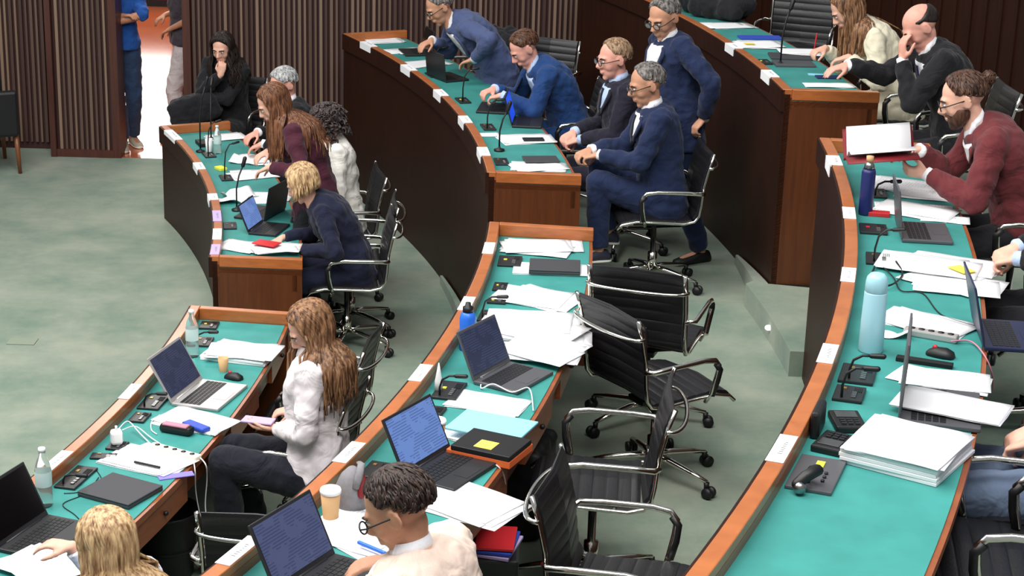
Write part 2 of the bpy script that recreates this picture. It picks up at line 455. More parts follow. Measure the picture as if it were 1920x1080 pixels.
# slatted wall either side of the doorway
xl = at(228, 297, 0).x; xr = at(347, 200, 1.0).x
xr = CAM.x + ray(347, 150).x * (WALL_Y / ray(347, 150).y)
xl2 = CAM.x + ray(228, 290).x * (WALL_Y / ray(228, 290).y)
x_step = at(93, 302, 0).x
def slat_mat():
    m, nt, b = new_mat('slats')
    tc = nt.nodes.new('ShaderNodeTexCoord'); sp = nt.nodes.new('ShaderNodeSeparateXYZ'); nt.links.new(tc.outputs['Object'], sp.inputs[0])
    mu = nt.nodes.new('ShaderNodeMath'); mu.operation = 'MULTIPLY'; mu.inputs[1].default_value = 1 / 0.047
    fl = nt.nodes.new('ShaderNodeMath'); fl.operation = 'FLOOR'; wn = nt.nodes.new('ShaderNodeTexWhiteNoise'); wn.noise_dimensions = '1D'
    nt.links.new(sp.outputs['X'], mu.inputs[0]); nt.links.new(mu.outputs[0], fl.inputs[0]); nt.links.new(fl.outputs[0], wn.inputs['W'])
    rp = nt.nodes.new('ShaderNodeValToRGB')
    e = rp.color_ramp.elements
    e[0].color = (*lin((66, 44, 38)), 1); e[1].color = (*lin((134, 110, 92)), 1)
    k = e.new(.5); k.color = (*lin((96, 74, 64)), 1)
    nt.links.new(wn.outputs['Value'], rp.inputs[0]); nt.links.new(rp.outputs[0], b.inputs['Base Color'])
    b.inputs['Roughness'].default_value = 0.5
    MATS['slats'] = m
slat_mat()
def slat_wall(name, x0, x1, y, z0=0.0, z1=3.6, plinth=True):
    mb = MB(); mb.box(((x0 + x1) / 2, y + .06, (z0 + z1) / 2), (x1 - x0, .08, z1 - z0))
    o = struct(name, mb, 'slat_back')
    sb = MB(); x = math.ceil(x0 / .047) * .047 + .014
    while x < x1 - .03:
        sb.box((x + .011, y + .002, (z0 + z1) / 2 + .03), (.019 if int(round(x / .047)) % 2 else .026, .030, z1 - z0 - .08)); x += .047
    link('slats', sb, 'slats', o)
    if plinth:
        pb = MB(); pb.box(((x0 + x1) / 2, y - .005, z0 + .035), (x1 - x0, .06, .07)); link('plinth', pb, 'door_wood', o)
    return o
W0 = at(60, 279, 0).y
slat_wall('wall_left', x_step, xl2 - .06, WALL_Y)
slat_wall('wall_far', -9, x_step + .02, W0, plinth=False)
slat_wall('wall_back', xr + .06, 3.2, WALL_Y)
jb = MB(); jb.box((xl2 - .035, WALL_Y + .10, 1.8), (.07, .26, 3.6)); struct('door_1', jb, 'door_wood')
jb = MB(); jb.box((xr + .03, WALL_Y + .2, 1.8), (.07, .5, 3.6)); struct('door_2', jb, 'door_wood')
jb = MB(); jb.box((x_step, (WALL_Y + W0) / 2, 1.8), (.05, W0 - WALL_Y + .1, 3.6)); struct('trim_1', jb, 'door_wood')
# corridor beyond the doorway
def floor_wood():
    m, nt, b = new_mat('parquet')
    tc = nt.nodes.new('ShaderNodeTexCoord')
    br = nt.nodes.new('ShaderNodeTexBrick'); br.inputs['Scale'].default_value = 1
    br.inputs['Brick Width'].default_value = .9; br.inputs['Row Height'].default_value = .12; br.inputs['Mortar Size'].default_value = .002
    br.inputs['Color1'].default_value = (*lin((206, 112, 58)), 1); br.inputs['Color2'].default_value = (*lin((190, 96, 50)), 1); br.inputs['Mortar'].default_value = (*lin((140, 66, 36)), 1)
    nt.links.new(tc.outputs['Object'], br.inputs['Vector']); nt.links.new(br.outputs['Color'], b.inputs['Base Color'])
    b.inputs['Roughness'].default_value = 0.16; b.inputs['Coat Weight'].default_value = 0.8; b.inputs['Coat Roughness'].default_value = 0.12
    MATS['parquet'] = m
floor_wood()
cb = MB(); cb.box((-4, (W0 + 24.7) / 2, -.1), (6, 24.5 - W0, .2)); cb.box(((xl2 - 2.4) / 2 - .05, (WALL_Y + W0) / 2 + .05, -.1), (-2.4 - xl2 + .1, W0 - WALL_Y + .1, .2)); struct('floor', cb, 'parquet')
cb = MB(); cb.box(((xl2 - .1 - 12) / 2, (WALL_Y + W0) / 2 + .05, -.1), (12 + xl2 - .1, W0 - WALL_Y + .1, .2)); struct('floor', cb, 'carpet')
simple('red_wall', (96, 12, 22), 0.7, noise_amt=.1)
cb = MB(); cb.box((-4.5, 24.5, .35), (7, .2, .7)); struct('wall_corridor', cb, 'red_wall')
cb = MB(); cb.box((-4.5, 24.5, 3.2), (7, .2, 1.4)); struct('wall_corridor', cb, 'red_wall')
cb = MB(); cb.box((-4.5, 24.38, .04), (7, .05, .08)); struct('baseboard_corridor', cb, 'black')
simple('daylight', (255, 250, 246), 0.5, emit=2.6)
wnd = MB(); wnd.box((-4.65, 24.45, 1.6), (2.2, .05, 1.8)); wo = struct('window_1', wnd, 'daylight')
wf = MB()
for dx in (-1.1, 0, 1.1): wf.box((-4.65 + dx, 24.40, 1.6), (.07, .06, 1.9))
link('window_frame', wf, 'door_wood', wo)
cb = MB(); cb.box((-2.4, 20.4, 1.8), (.1, 8.2, 3.6)); struct('wall_corridor', cb, 'red_wall')

# ------------------------------------------------------------------ benches
def bench(row, a0, a1, ends, label, drawers=(), panel_z0=None, cable=True):
    R = RAD[row]; h = TOP[row]; zb = panel_z0
    f0 = a0 if callable(a0) else (lambda r: a0); f1 = a1 if callable(a1) else (lambda r: a1)
    mid = pol(R + DW / 2, (f0(R) + f1(R)) / 2, FLO[row])
    root = empty('curved_bench', (0, 0, 0), 0, label, 'desk', 'rows of curved wooden benches')
    mb = MB(); mb.arc(R + .012, R + .045, zb, h - .03, f0, f1, 64); link('front_panel', mb, 'panel_wood', root)
    mb = MB(); mb.arc(R, R + LW, h - .035, h, f0, f1, 64); bevel(link('ledge', mb, 'ledge_wood', root), .004)
    mb = MB(); mb.arc(R - .010, R + .012, h - .135, h - .006, f0, f1, 64); link('front_band', mb, 'panel_wood', root)
    mb = MB(); mb.arc(R + LW - .014, R + LW, h - .13, h - .034, f0, f1, 64); link('ledge_lip', mb, 'lip_wood', root)
    mb = MB(); mb.arc(R + .044, R + DW, h - DROP - .035, h - DROP - .004, f0, f1, 64); link('desktop', mb, 'lip_wood', root)
    mb = MB(); mb.arc(R + LW, R + DW - .018, h - DROP - .003, h - DROP, f0, f1, 64); link('green_mat', mb, 'mat_green', root)
    mb = MB(); mb.arc(R + DW - .06, R + DW - .03, h - DROP - .14, h - DROP - .034, f0, f1, 64); link('apron', mb, 'end_wood', root)
    for e in ends:
        fe = f0 if e == 0 else f1; sgn = 1 if e == 0 else -1
        g = (lambda fe, sgn, t: (lambda r: fe(r) + sgn * t / r))
        mb = MB(); mb.arc(R + .012, R + DW, zb if row == 'A' else FLO[row] - .435, h - .05, fe, g(fe, sgn, .045), 1); link('end_panel', mb, 'end_wood', root)
        mb = MB(); mb.arc(R + LW + .0005, R + DW + .004, h - .065, h, g(fe, sgn, -.003), g(fe, sgn, .047), 1); bevel(link('end_cap', mb, 'ledge_wood', root), .004)
        mb = MB(); mb.arc(R + LW, R + DW, h - DROP - .01, h - .049, g(fe, sgn, .003), g(fe, sgn, .046), 1); link('end_lip', mb, 'lip_wood', root)
    for px in drawers:
        p = ring_at(R + DW - .03, h - DROP - .1, px, min(f0(R), f1(R)) + .02, max(f0(R), f1(R)) - .02)
        a = ang(p)
        mb = MB(); mb.arc(R + .22, R + DW - .012, h - DROP - .16, h - DROP - .036, a - .26 / R, a + .26 / R, 4)
        d = link('drawer', mb, 'lip_wood', root)
        kb = MB(); q = pol(R + DW - .002, a, h - DROP - .10)
        kb.ell(q, (.012, .012, .012)); link('knob', kb, 'black', d)
    return root
bench('A', END_FAR, farA, (0, 1), 'far left curved bench, front row, crowded with papers and seated women', panel_z0=0.0)
bench('A', NEAR_A, END_NEAR, (1,), 'near left curved bench with silver laptop, front row', drawers=(520, 455, 300), panel_z0=0.0)
bench('B', END_FAR, farB, (0, 1), 'far middle curved bench with tall dark front where suited men sit', panel_z0=0.0)
bench('B', NEAR_A, END_NEAR, (1,), 'near middle curved bench with empty chairs and blue folder', drawers=(1060, 1005, 905), panel_z0=0.0)
bench('C', END_FAR, farC, (0, 1), 'far right curved bench where the bald man and the woman in white write', panel_z0=FLO['B'])
bench('C', NEAR_A, END_NEAR, (1,), 'near right curved bench with pale blue thermos and bare green mat', panel_z0=FLO['B'])
mb = MB(); mb.arc(RAD['D'], RAD['D'] + .05, FLO['C'], TOP['D'] + .3, lambda r: END_FAR(r) - .01, .5, 48); wr = struct('wall_right', mb, 'panel_wood')
bb = MB()
a = END_FAR(RAD['D'])
while a < .5:
    bb.arc(RAD['D'] - .012, RAD['D'] + .01, FLO['C'], TOP['D'] + .3, a, a + .010, 1); a += .016
link('board_strips', bb, 'panel_wood', wr)

# ------------------------------------------------------------------ people
def bez(p0, p1, p2, t): return p0 * (1 - t) ** 2 + p1 * 2 * t * (1 - t) + p2 * t * t
def ik(a, b, l1, l2, pole):
    d = b - a; L = d.length
    if L > (l1 + l2) * .995: b = a + d * ((l1 + l2) * .995 / L); d = b - a; L = d.length
    if L < abs(l1 - l2) + .08: b = a + d.normalized() * (abs(l1 - l2) + .08); d = b - a; L = d.length
    n = d / L; x = (l1 * l1 - l2 * l2 + L * L) / (2 * L); h = math.sqrt(max(l1 * l1 - x * x, 0))
    p = pole - n * pole.dot(n); p.normalize()
    return a + n * x + p * h, b
def frame(fwd, up):
    f = V(fwd).normalized(); l = V(up).cross(f).normalized(); u = f.cross(l)
    return l, f, u        # left, forward, up
def F3(l, f, u, o, p): return o + l * p[0] + f * p[1] + u * p[2]
def soft(o, voxel, smooth=2, tex=None, strength=0.0):
    r = o.modifiers.new('remesh', 'REMESH'); r.mode = 'VOXEL'; r.voxel_size = voxel; r.use_smooth_shade = True
    if tex:
        d = o.modifiers.new('folds', 'DISPLACE'); d.texture = tex; d.strength = strength; d.mid_level = 0.38; d.texture_coords = 'LOCAL'
    if smooth:
        s = o.modifiers.new('smooth', 'SMOOTH'); s.iterations = smooth; s.factor = 0.5
def cloud(name, size):
    t = bpy.data.textures.new(name, 'CLOUDS'); t.noise_scale = size; t.noise_depth = 1; return t
FOLD = cloud('cloth folds', 0.075); CURL = cloud('hair curls', 0.03)

HAIR = {}
def headmesh(mb, o, l, f, u, k, fem):
    "head with face, centred between the ears; k scales it"
    M = Matrix((l, f, u)).transposed()
    E = lambda c, r: mb.ell(F3(l, f, u, o, [x * k for x in c]), [x * k for x in r], M, 20, 14)
    E((0, -.012, .040), (.076, .096, .082))            # cranium
    E((0, .022, .005), (.068, .073, .085))              # face
    E((0, .040, -.060), (.050 if not fem else .044, .048, .046))   # jaw
    E((0, .074, -.092), (.022, .018, .018))             # chin
    E((.036, .050, -.022), (.027, .030, .030)); E((-.036, .050, -.022), (.027, .030, .030))   # cheeks
    E((0, .076, .034), (.052, .020, .012))              # brow
    E((0, .093, -.048), (.024, .012, .006)); E((0, .091, -.060), (.020, .012, .007))          # lips
    pts = [F3(l, f, u, o, [x * k for x in c]) for c in ((0, .088, .030), (0, .100, .006), (0, .114, -.016), (0, .104, -.026))]
    mb.cap_tube(pts, [.009 * k, .011 * k, .015 * k, .010 * k], 8)
    for s in (1, -1):
        E((s * .013, .098, -.022), (.009, .011, .008))
        # ear: an upright flattened ring and a lobe
        c = F3(l, f, u, o, (s * .080 * k, -.008 * k, .004 * k))
        ring = [c + (f * math.cos(a) * .017 + u * math.sin(a) * .028 + l * s * (.006 * math.cos(a + PI))) * k for a in [i * PI / 6 for i in range(12)]]
        mb.tube(ring + [ring[0]], .006 * k, 6); mb.ell(c, (.006 * k, .015 * k, .024 * k), M, 8, 6)
def hand(mb, wrist, d, n, side, k=1.0, curl=.3, spread=.12, point=False):
    "palm, thumb and four unequal bent fingers; d points along the hand, n out of the back of the hand"
    d = d.normalized(); n = (n - d * n.dot(d)).normalized(); x = d.cross(n) * side   # x points to the thumb
    P = lambda a, b, c: wrist + (d * a + x * b + n * c) * k
    rings = []
    for a, w, t in ((-.01, .026, .020), (.02, .032, .017), (.055, .041, .016), (.085, .042, .013), (.096, .036, .010)):
        rings.append([P(a, w * math.cos(q), t * math.sin(q)) for q in [i * PI / 6 for i in range(12)]])
    mb.loft(rings)
    for i, (b, ln) in enumerate(((.030, .068), (.011, .077), (-.009, .072), (-.028, .056))):
        c = curl * (1.0 + .12 * i); ang_ = spread * (1.5 - i) * .6
        if point and i == 0: c = .1
        p = P(.088, b, .002); pts = [P(.06, b * .8, 0), p]; th = 0.12
        seg = (ln * .45, ln * .31, ln * .24)
        dirn = (d * math.cos(ang_) + x * math.sin(ang_)).normalized()
        for q in range(3):
            th += c * (0.75, .95, .6)[q]
            p = p + (dirn * math.cos(th) - n * math.sin(th)) * seg[q] * k; pts.append(p)
        mb.cap_tube(pts, [.0095 * k, .0098 * k, .0090 * k, .0082 * k, .0070 * k], 8)
    base = P(.022, .024, -.004); t1 = (d * .62 + x * .68 - n * .32).normalized(); t2 = (d * .86 + x * (.34 - .5 * curl) - n * (.25 + .45 * curl)).normalized()
    p1 = base + t1 * .042 * k; p2 = p1 + t2 * .032 * k; p3 = p2 + (t2 - x * .15 - n * .1).normalized() * .025 * k
    mb.cap_tube([base, p1, p2, p3], [.014 * k, .0115 * k, .0105 * k, .0085 * k], 8)
def section(c, l, f, w, dfr, dbk, n=20):
    out = []
    for j in range(n):
        a = 2 * PI * j / n; ca, sa = math.cos(a), math.sin(a)
        e = .82
        x = math.copysign(abs(ca) ** e, ca) * w; y = math.copysign(abs(sa) ** e, sa) * (dfr if sa > 0 else dbk)
        out.append(c + l * x + f * y)
    return out

class Body: pass
def person(label, pelvis, yaw, head, look, hands=(None, None), knees=None, feet=None, floor=0.0, S=1.0, fem=False,
           skin='skin_fair', top='suit_navy', legs='suit_navy', shoe='black', shirt=None, tie=None, opening=.55, jacket=True,
           hair=None, hairmat='hair_brown', glasses=False, shoulders=None, bulk=1.06, curl=(.35, .35), hdir=(None, None), hn=(None, None),
           standing=False, sleeve=1.0, roll_head=0.0, group=None, name='person', voxel=.0075, beard=None, poles=(None, None), skirt_len=.16, brow='hair_dark', neck_up=.0, lips=None, collar=None):
    """pelvis, head: world points; yaw: unit vector the hips face; look: unit vector of the gaze"""
    up = V((0, 0, 1)); yf = V(yaw); yf.z = 0; yf.normalize()
    P = V(pelvis); H = V(head); K = S
    lp = up.cross(yf).normalized()
    sf = V(shoulders) if shoulders is not None else yf; sf.z = 0; sf.normalize(); ls = up.cross(sf).normalized()
    spine = (H - P)
    # neck base sits below and behind the head
    lk = V(look).normalized(); hl, hf, hu = frame(lk, up)
    if roll_head:
        q = Matrix.Rotation(roll_head, 3, hf); hl = q @ hl; hu = q @ hu
    nd = (spine.normalized() * .6 + up * .4 + neck_up * up).normalized()
    N = H - nd * .128 * K - hf * .025 * K
    mid = P + (N - P) * .45 + (up * .07 - sf * .045 * (1 if spine.normalized().dot(up) < .97 else .3)) * K
    def sp(t): return bez(P, mid * 2 - (P + N) / 2, N, t)
    def fr(t):
        T = (sp(min(t + .02, 1.05)) - sp(max(t - .02, -.05))).normalized()
        l = (lp * (1 - t) + ls * t).normalized(); l = (l - T * l.dot(T)).normalized()
        return l, l.cross(T) * 1.0, T
    def ffix(t):
        l, f, T = fr(t)
        if f.dot(sf) < 0 and abs(f.dot(sf)) > .05: f = -f
        return l, f, T
    B = bulk
    table = [(-.10, .135, .085, .105), (-.02, .168, .112, .125), (.12, .160, .115, .115), (.33, .138, .108, .098), (.52, .152, .118, .105), (.70, .172, .122, .112), (.84, .172, .100, .100), (.93, .128, .076, .080), (1.0, .070, .060, .064)]
    if fem: table = [(a, w * (1.04 if a < .2 else .90), f_ * (1.0 if not .5 < a < .8 else 1.12), b * .93) for a, w, f_, b in table]
    def torso(mb, grow, t0=-.2, t1=1.1, bl=1.0):
        rs = []
        for t, w, df, db in table:
            if t < t0 or t > t1: continue
            l, f, T = ffix(max(0, t)); c = sp(t) if t >= 0 else P + (sp(0) - sp(.05)).normalized() * (-t * .5 * K)
            bb = 1 + (B - 1) * (1.0 if t < .7 else .6)
            g = grow if t < .98 else grow * .75
            rs.append(section(c, l, f, (w * bb) * K + g, df * K * (bb if t > .6 else 1 + (B - 1) * 2.2) + g, db * K * bb + g))
        mb.loft(rs)
    def surf(t, a, off):
        "point on the outside of the torso at height t, angle a from the front"
        ts = [x[0] for x in table]
        w = float(np.interp(t, ts, [x[1] for x in table])); df = float(np.interp(t, ts, [x[2] for x in table])); db = float(np.interp(t, ts, [x[3] for x in table]))
        bb = 1 + (B - 1) * (1.0 if t < .7 else .6)
        l, f, T = ffix(max(t, 0)); e = .82
        sa, ca = math.cos(a), math.sin(a)
        x = math.copysign(abs(ca) ** e, ca) * (w * bb * K + off)
        y = math.copysign(abs(sa) ** e, sa) * ((df * (bb if t > .6 else 1 + (B - 1) * 2.2) if sa > 0 else db * bb) * K + off)
        return sp(t) + l * x + f * y
    l9, f9, T9 = ffix(.88)
    J = {}
    sw = (.172 if not fem else .152) * K * (1 + (B - 1) * .5)
    for i, s in enumerate((1, -1)):
        sh = sp(.87) + l9 * s * sw - f9 * .005 + T9 * .0
        tgt = hands[i]
        if tgt is None: tgt = sh + (-up * .46 + sf * .16 + l9 * s * .03) * K
        tgt = V(tgt)
        dd = hdir[i]
        if dd is None:
            g = tgt - sh; g.normalize(); dd = (g * .55 + sf * .45 - l9 * s * .25); 
        dd = V(dd).normalized()
        wr = tgt - dd * .07 * K
        pole = V(poles[i]) if poles[i] is not None else (-up * .9 - sf * .35 + l9 * s * .55)
        el, wr = ik(sh, wr, .285 * K, .255 * K, pole)
        n_ = V(hn[i]) if hn[i] is not None else up
        hp = P + lp * s * .092 * K - up * .02 * K
        J[i] = dict(sh=sh, el=el, wr=wr, dd=dd, n=n_, s=s, hp=hp)
        if standing:
            ft = V(feet[i]) if feet else V((hp.x, hp.y, floor)) + lp * s * .03
            an = V((ft.x, ft.y, floor + .085 * K)); kn, an = ik(hp, an, .43 * K, .42 * K, yf + lp * s * .1)
        else:
            ft = V(feet[i]) if feet and feet[i] is not None else V((P.x, P.y, floor)) + yf * .47 * K + lp * s * .12
            an = V((ft.x, ft.y, ft.z + .085 * K)); kn, an = ik(hp, an, .43 * K, .42 * K, (yf * .8 + up * .9 + lp * s * .12) if not knees else V(knees[i]))
        J[i]['kn'] = kn; J[i]['an'] = an
    # ---- the body itself, one continuous surface
    mb = MB(); torso(mb, -.012)
    headmesh(mb, H, hl, hf, hu, K * (1.06 if not fem else 1.0), fem)
    mb.cap_tube([N - nd * .05 * K, N + nd * .03 * K, H - hu * .04 * K - hf * .012 * K], [.058 * K * (.85 if fem else 1), .052 * K * (.85 if fem else 1), .05 * K * (.85 if fem else 1)], 14)
    for i in (0, 1):
        j = J[i]; ar = .88 if fem else 1
        mb.ell(j['sh'], [.050 * K * ar] * 3)
        mb.cap_tube([sp(.86), j['sh'], j['sh'].lerp(j['el'], .5), j['el']], [.046 * K, .048 * K * ar, .044 * K * ar, .038 * K * ar], 12)
        mb.cap_tube([j['el'], j['el'].lerp(j['wr'], .35), j['wr']], [.038 * K * ar, .040 * K * ar, .026 * K * ar], 12)
        hand(mb, j['wr'] + j['dd'] * .0, j['dd'], j['n'], j['s'], K * (.93 if fem else 1.0), curl[i])
        mb.cap_tube([j['wr'] - (j['wr'] - j['el']).normalized() * .03, j['wr'] + j['dd'] * .025], [.026 * K * ar, .024 * K * ar], 10)
        mb.cap_tube([j['hp'], j['hp'].lerp(j['kn'], .5), j['kn']], [.088 * K, .074 * K, .055 * K], 14)
        mb.cap_tube([j['kn'], j['kn'].lerp(j['an'], .35), j['an']], [.055 * K, .054 * K, .036 * K], 12)
        toe = yf + lp * j['s'] * .15
        mb.cap_tube([j['an'] - up * .03, j['an'] - up * .055 + toe * .13 * K], [.035, .028], 8)
    root = link(name, mb, skin); soft(root, voxel, 2)
    tag(root, label, 'person', group)
    # ---- eyes, brows
    hk = K * (1.06 if not fem else 1.0)
    e = MB(); p_ = MB(); br = MB()
    M = Matrix((hl, hf, hu)).transposed()
    for s in (1, -1):
        c = F3(hl, hf, hu, H, [q * hk for q in (s * .031, .0845, .014)])
        e.ell(c, (.0125 * hk, .008 * hk, .0065 * hk), M, 12, 8)
        p_.ell(c + hf * .006 * hk, (.0055 * hk, .003 * hk, .0055 * hk), M, 10, 6)
        br.cap_tube([F3(hl, hf, hu, H, [q * hk for q in c_]) for c_ in ((s * .014, .0965, .030), (s * .032, .0935, .035), (s * .050, .079, .029))], [.0035 * hk, .0045 * hk, .0025 * hk], 6)
    eo = link('eyes', e, 'eye_white', root); link('pupils', p_, 'black', eo); link('eyebrows', br, brow, root)
    if fem or lips:
        mm = MB(); mm.ell(F3(hl, hf, hu, H, [q * hk for q in (0, .101, -.054)]), (.020 * hk, .007 * hk, .008 * hk), M, 12, 8); link('lips', mm, lips or 'lip', root)
    if glasses:
        g = MB(); lens = []
        for s in (1, -1):
            c = F3(hl, hf, hu, H, [q * hk for q in (s * .033, .108, .010)])
            ring = [c + (hl * math.cos(a) * .024 + hu * math.sin(a) * .017) * hk for a in [i * PI / 8 for i in range(17)]]
            g.tube(ring, .0024 * hk, 6)
            g.tube([F3(hl, hf, hu, H, [q * hk for q in c_]) for c_ in ((s * .057, .106, .014), (s * .075, .08, .014), (s * .084, .0, .014))], .0024 * hk, 6)
            ln = MB(); ln.lathe([(.001, 0), (.021 * hk, 0), (.021 * hk, .001)], c, 16, Matrix((hl, hu * .72, hf)).transposed()); lens.append(ln)
        g.tube([F3(hl, hf, hu, H, [q * hk for q in c_]) for c_ in ((.010, .109, .013), (-.010, .109, .013))], .0024 * hk, 6)
        go = link('glasses', g, glasses if isinstance(glasses, str) else 'black', root)
        for ln in lens: link('lens', ln, 'clear_lens', go)
    if beard:
        b_ = MB()
        for c, r in (((0, .048, -.068), (.054, .050, .044)), ((0, .074, -.092), (.027, .024, .024)), ((.045, .030, -.045), (.024, .040, .042)), ((-.045, .030, -.045), (.024, .040, .042)), ((0, .094, -.038), (.025, .012, .005))):
            b_.ell(F3(hl, hf, hu, H, [q * hk for q in c]), [q * hk * 1.02 for q in r], M, 14, 10)
        soft(link('beard', b_, beard, root), .009, 1)
    # ---- clothes
    mb = MB(); torso(mb, .019, -.2 if jacket else -.06, 1.1)
    if jacket:
        # skirt of the jacket over the hips
        l0, f0_, T0 = ffix(0); dn = -up if standing else (-up * .75 + T0 * -.25).normalized()
        rs = []
        for q, gw in ((-.03, .0), (.05, .012), (skirt_len, .022)):
            rs.append(section(P + dn * q * K, lp, yf, (.176 * B) * K + gw, .118 * K * (1 + (B - 1) * 2) + gw, .132 * K * B + gw))
        if standing: mb.loft(rs)
        else: mb.loft([section(P + dn * q * K, lp, yf, (.176 * B) * K + gw * .6, .10 * K + gw * .3, .132 * K * B + gw) for q, gw in ((-.03, 0), (.03, .012), (.085, .016))])
    for i in (0, 1):
        j = J[i]; ar = .86 if fem else 1; g = .013
        mb.ell(j['sh'] - l9 * j['s'] * .01, [(.060 * ar) * K + g * .6] * 3)
        mb.cap_tube([sp(.84) + l9 * j['s'] * .08 * K, j['sh'], j['sh'].lerp(j['el'], .5), j['el'] - (j['wr'] - j['el']).normalized() * .005], [.062 * K + g * .3, .057 * K * ar + g, .050 * K * ar + g, .043 * K * ar + g], 14)
        endp = j['el'].lerp(j['wr'], .94) if sleeve >= 1 else None
        if sleeve >= 1: mb.tube([j['el'] - (j['wr'] - j['el']).normalized() * .02, j['el'], j['el'].lerp(j['wr'], .35), endp], [.03 * K, .044 * K * ar + g, .043 * K * ar + g, .033 * K * ar + g * .7], 14)
    tp = link('jacket' if jacket else 'shirt', mb, top, root); soft(tp, .0095, 2, FOLD, .032)
    if sleeve >= 1 and shirt:
        for i in (0, 1):
            cb_ = MB(); j = J[i]; q = (j['wr'] - j['el']).normalized(); cb_.tube([j['wr'] - q * .05, j['wr'] + q * .012], [.034 * K, .033 * K], 14)
            link('shirt_cuff', cb_, shirt, root)
    # trousers
    mb = MB(); rs = []
    for t, w, df, db in table[:4]:
        l, f, T = ffix(max(0, t)); c = sp(t) if t >= 0 else P + (sp(0) - sp(.05)).normalized() * (-t * .5 * K)
        rs.append(section(c, l, f, w * B * K + .012, df * K * (1 + (B - 1) * 1.6) + .010, db * K * B + .012))
    mb.loft(rs)
    for i in (0, 1):
        j = J[i]; g = .014
        mb.cap_tube([j['hp'], j['hp'].lerp(j['kn'], .5), j['kn']], [.092 * K * B + g, .078 * K + g, .060 * K + g], 16)
        mb.tube([j['kn'] + (j['kn'] - j['an']).normalized() * .02, j['kn'], j['kn'].lerp(j['an'], .4), j['an'] + (j['kn'] - j['an']).normalized() * .015], [.04 * K, .062 * K + g, .056 * K + g, .046 * K + g], 14)
    tr = link('trousers', mb, legs, root); soft(tr, .0105, 2, FOLD, .020)
    for i in (0, 1):
        j = J[i]; mb = MB(); toe = (yf + lp * j['s'] * .15).normalized(); tl = up.cross(toe)
        A0 = j['an'] - up * .085 * K
        rs = []
        for a, w, h in ((-.075, .020, .045), (-.06, .034, .075), (.0, .040, .095), (.06, .043, .070), (.13, .048, .052), (.18, .038, .040), (.20, .015, .025)):
            rs.append([A0 + toe * a * K + tl * (w * math.cos(q)) * K + up * (max(0, h * (.5 + .5 * math.sin(q)))) * K for q in [k_ * PI / 7 for k_ in range(14)]])
        mb.loft(rs); so = link('shoe', mb, shoe, root)
        if shoe in ('felt_grey', 'cream_shoe', 'sneaker_navy'):
            sb = MB(); sb.loft([[A0 + toe * a * K + tl * (w * math.cos(q)) * K + up * (.012 + .012 * math.sin(q)) for q in [k_ * PI / 7 for k_ in range(14)]] for a, w in ((-.08, .02), (-.06, .038), (0, .044), (.06, .047), (.13, .052), (.18, .042), (.205, .018))])
            link('sole', sb, 'sole', so)
    # shirt front, collar, lapels, tie
    if shirt and jacket:
        mb = MB(); t_low = .93 - opening * .62; n = 10; rows = []
        for i in range(n + 1):
            t = t_low + (.955 - t_low) * i / n; hw = .04 + .60 * (i / n) ** 1.0
            rows.append([surf(t, hw * s_, .032 + .006 * (1 - abs(s_))) for s_ in (-1, -.66, -.33, 0, .33, .66, 1)])
        back = [[surf(t_low + (.955 - t_low) * i / n, (.04 + .60 * (i / n) ** 1.0) * s_, .008) for s_ in (-1, -.66, -.33, 0, .33, .66, 1)] for i in range(n + 1)]
        mb.loft([r + list(reversed(b)) for r, b in zip(rows, back)])
        link('shirt_front', mb, shirt, root)
        cl = MB(); cc = N + nd * .026 * K; a_l, a_f = l9, f9
        rings = []
        for q in [k_ * 2 * PI / 20 for k_ in range(21)]:
            dirv = a_l * math.cos(q) * .058 + a_f * (math.sin(q) * .060 + .004)
            dz = -nd * (.020 if math.sin(q) > .5 else 0)
            rings.append([cc + dirv * K + dz + nd * .012, cc + dirv * 1.16 * K + dz - nd * .024, cc + dirv * 1.06 * K + dz - nd * .03, cc + dirv * .93 * K + dz + nd * .008])
        cl.loft(rings, False); link('collar', cl, shirt, root)
        lp_ = MB()
        for s in (1, -1):
            ri = []; 
            for i in range(n + 1):
                t = t_low + (.95 - t_low) * i / n; hw = .03 + .58 * (i / n) ** 1.0; w2 = (.20 if i < n * .8 else .20 - .1 * (i - n * .8) / (n * .2)) * (.35 + .65 * min(1, i / (n * .6)))
                ri.append([surf(t, s * hw, .041), surf(t, s * (hw + w2), .041), surf(t, s * (hw + w2), .024), surf(t, s * hw, .026)])
            lp_.loft(ri)
        link('lapels', lp_, top, tp)
        if tie:
            tb = MB(); ri = []
            for i in range(9):
                t = t_low + (.945 - t_low) * i / 8; w_ = (.13 - .07 * i / 8) if i < 8 else .11
                ri.append([surf(t, -w_, .044), surf(t, w_, .044), surf(t, w_, .030), surf(t, -w_, .030)])
            tb.loft(ri); link('tie', tb, tie, root)
    if jacket and not shirt and collar:
        cl = MB(); cc = N + nd * .02 * K; rings = []
        for q in [k_ * 2 * PI / 20 for k_ in range(21)]:
            dirv = l9 * math.cos(q) * .072 + f9 * (math.sin(q) * .075)
            rings.append([cc + dirv * K + nd * .018, cc + dirv * 1.25 * K - nd * .03, cc + dirv * 1.12 * K - nd * .035, cc + dirv * .92 * K + nd * .01])
        cl.loft(rings, False); link('collar', cl, collar, root)
    b = Body(); b.root = root; b.J = J; b.H = H; b.hl, b.hf, b.hu = hl, hf, hu; b.K = hk; b.surf = surf; b.N = N; b.sp = sp; b.P = P; b.jacket = tp; b.ls = ls; b.sf = sf
    if hair: hair(b, hairmat)
    return b

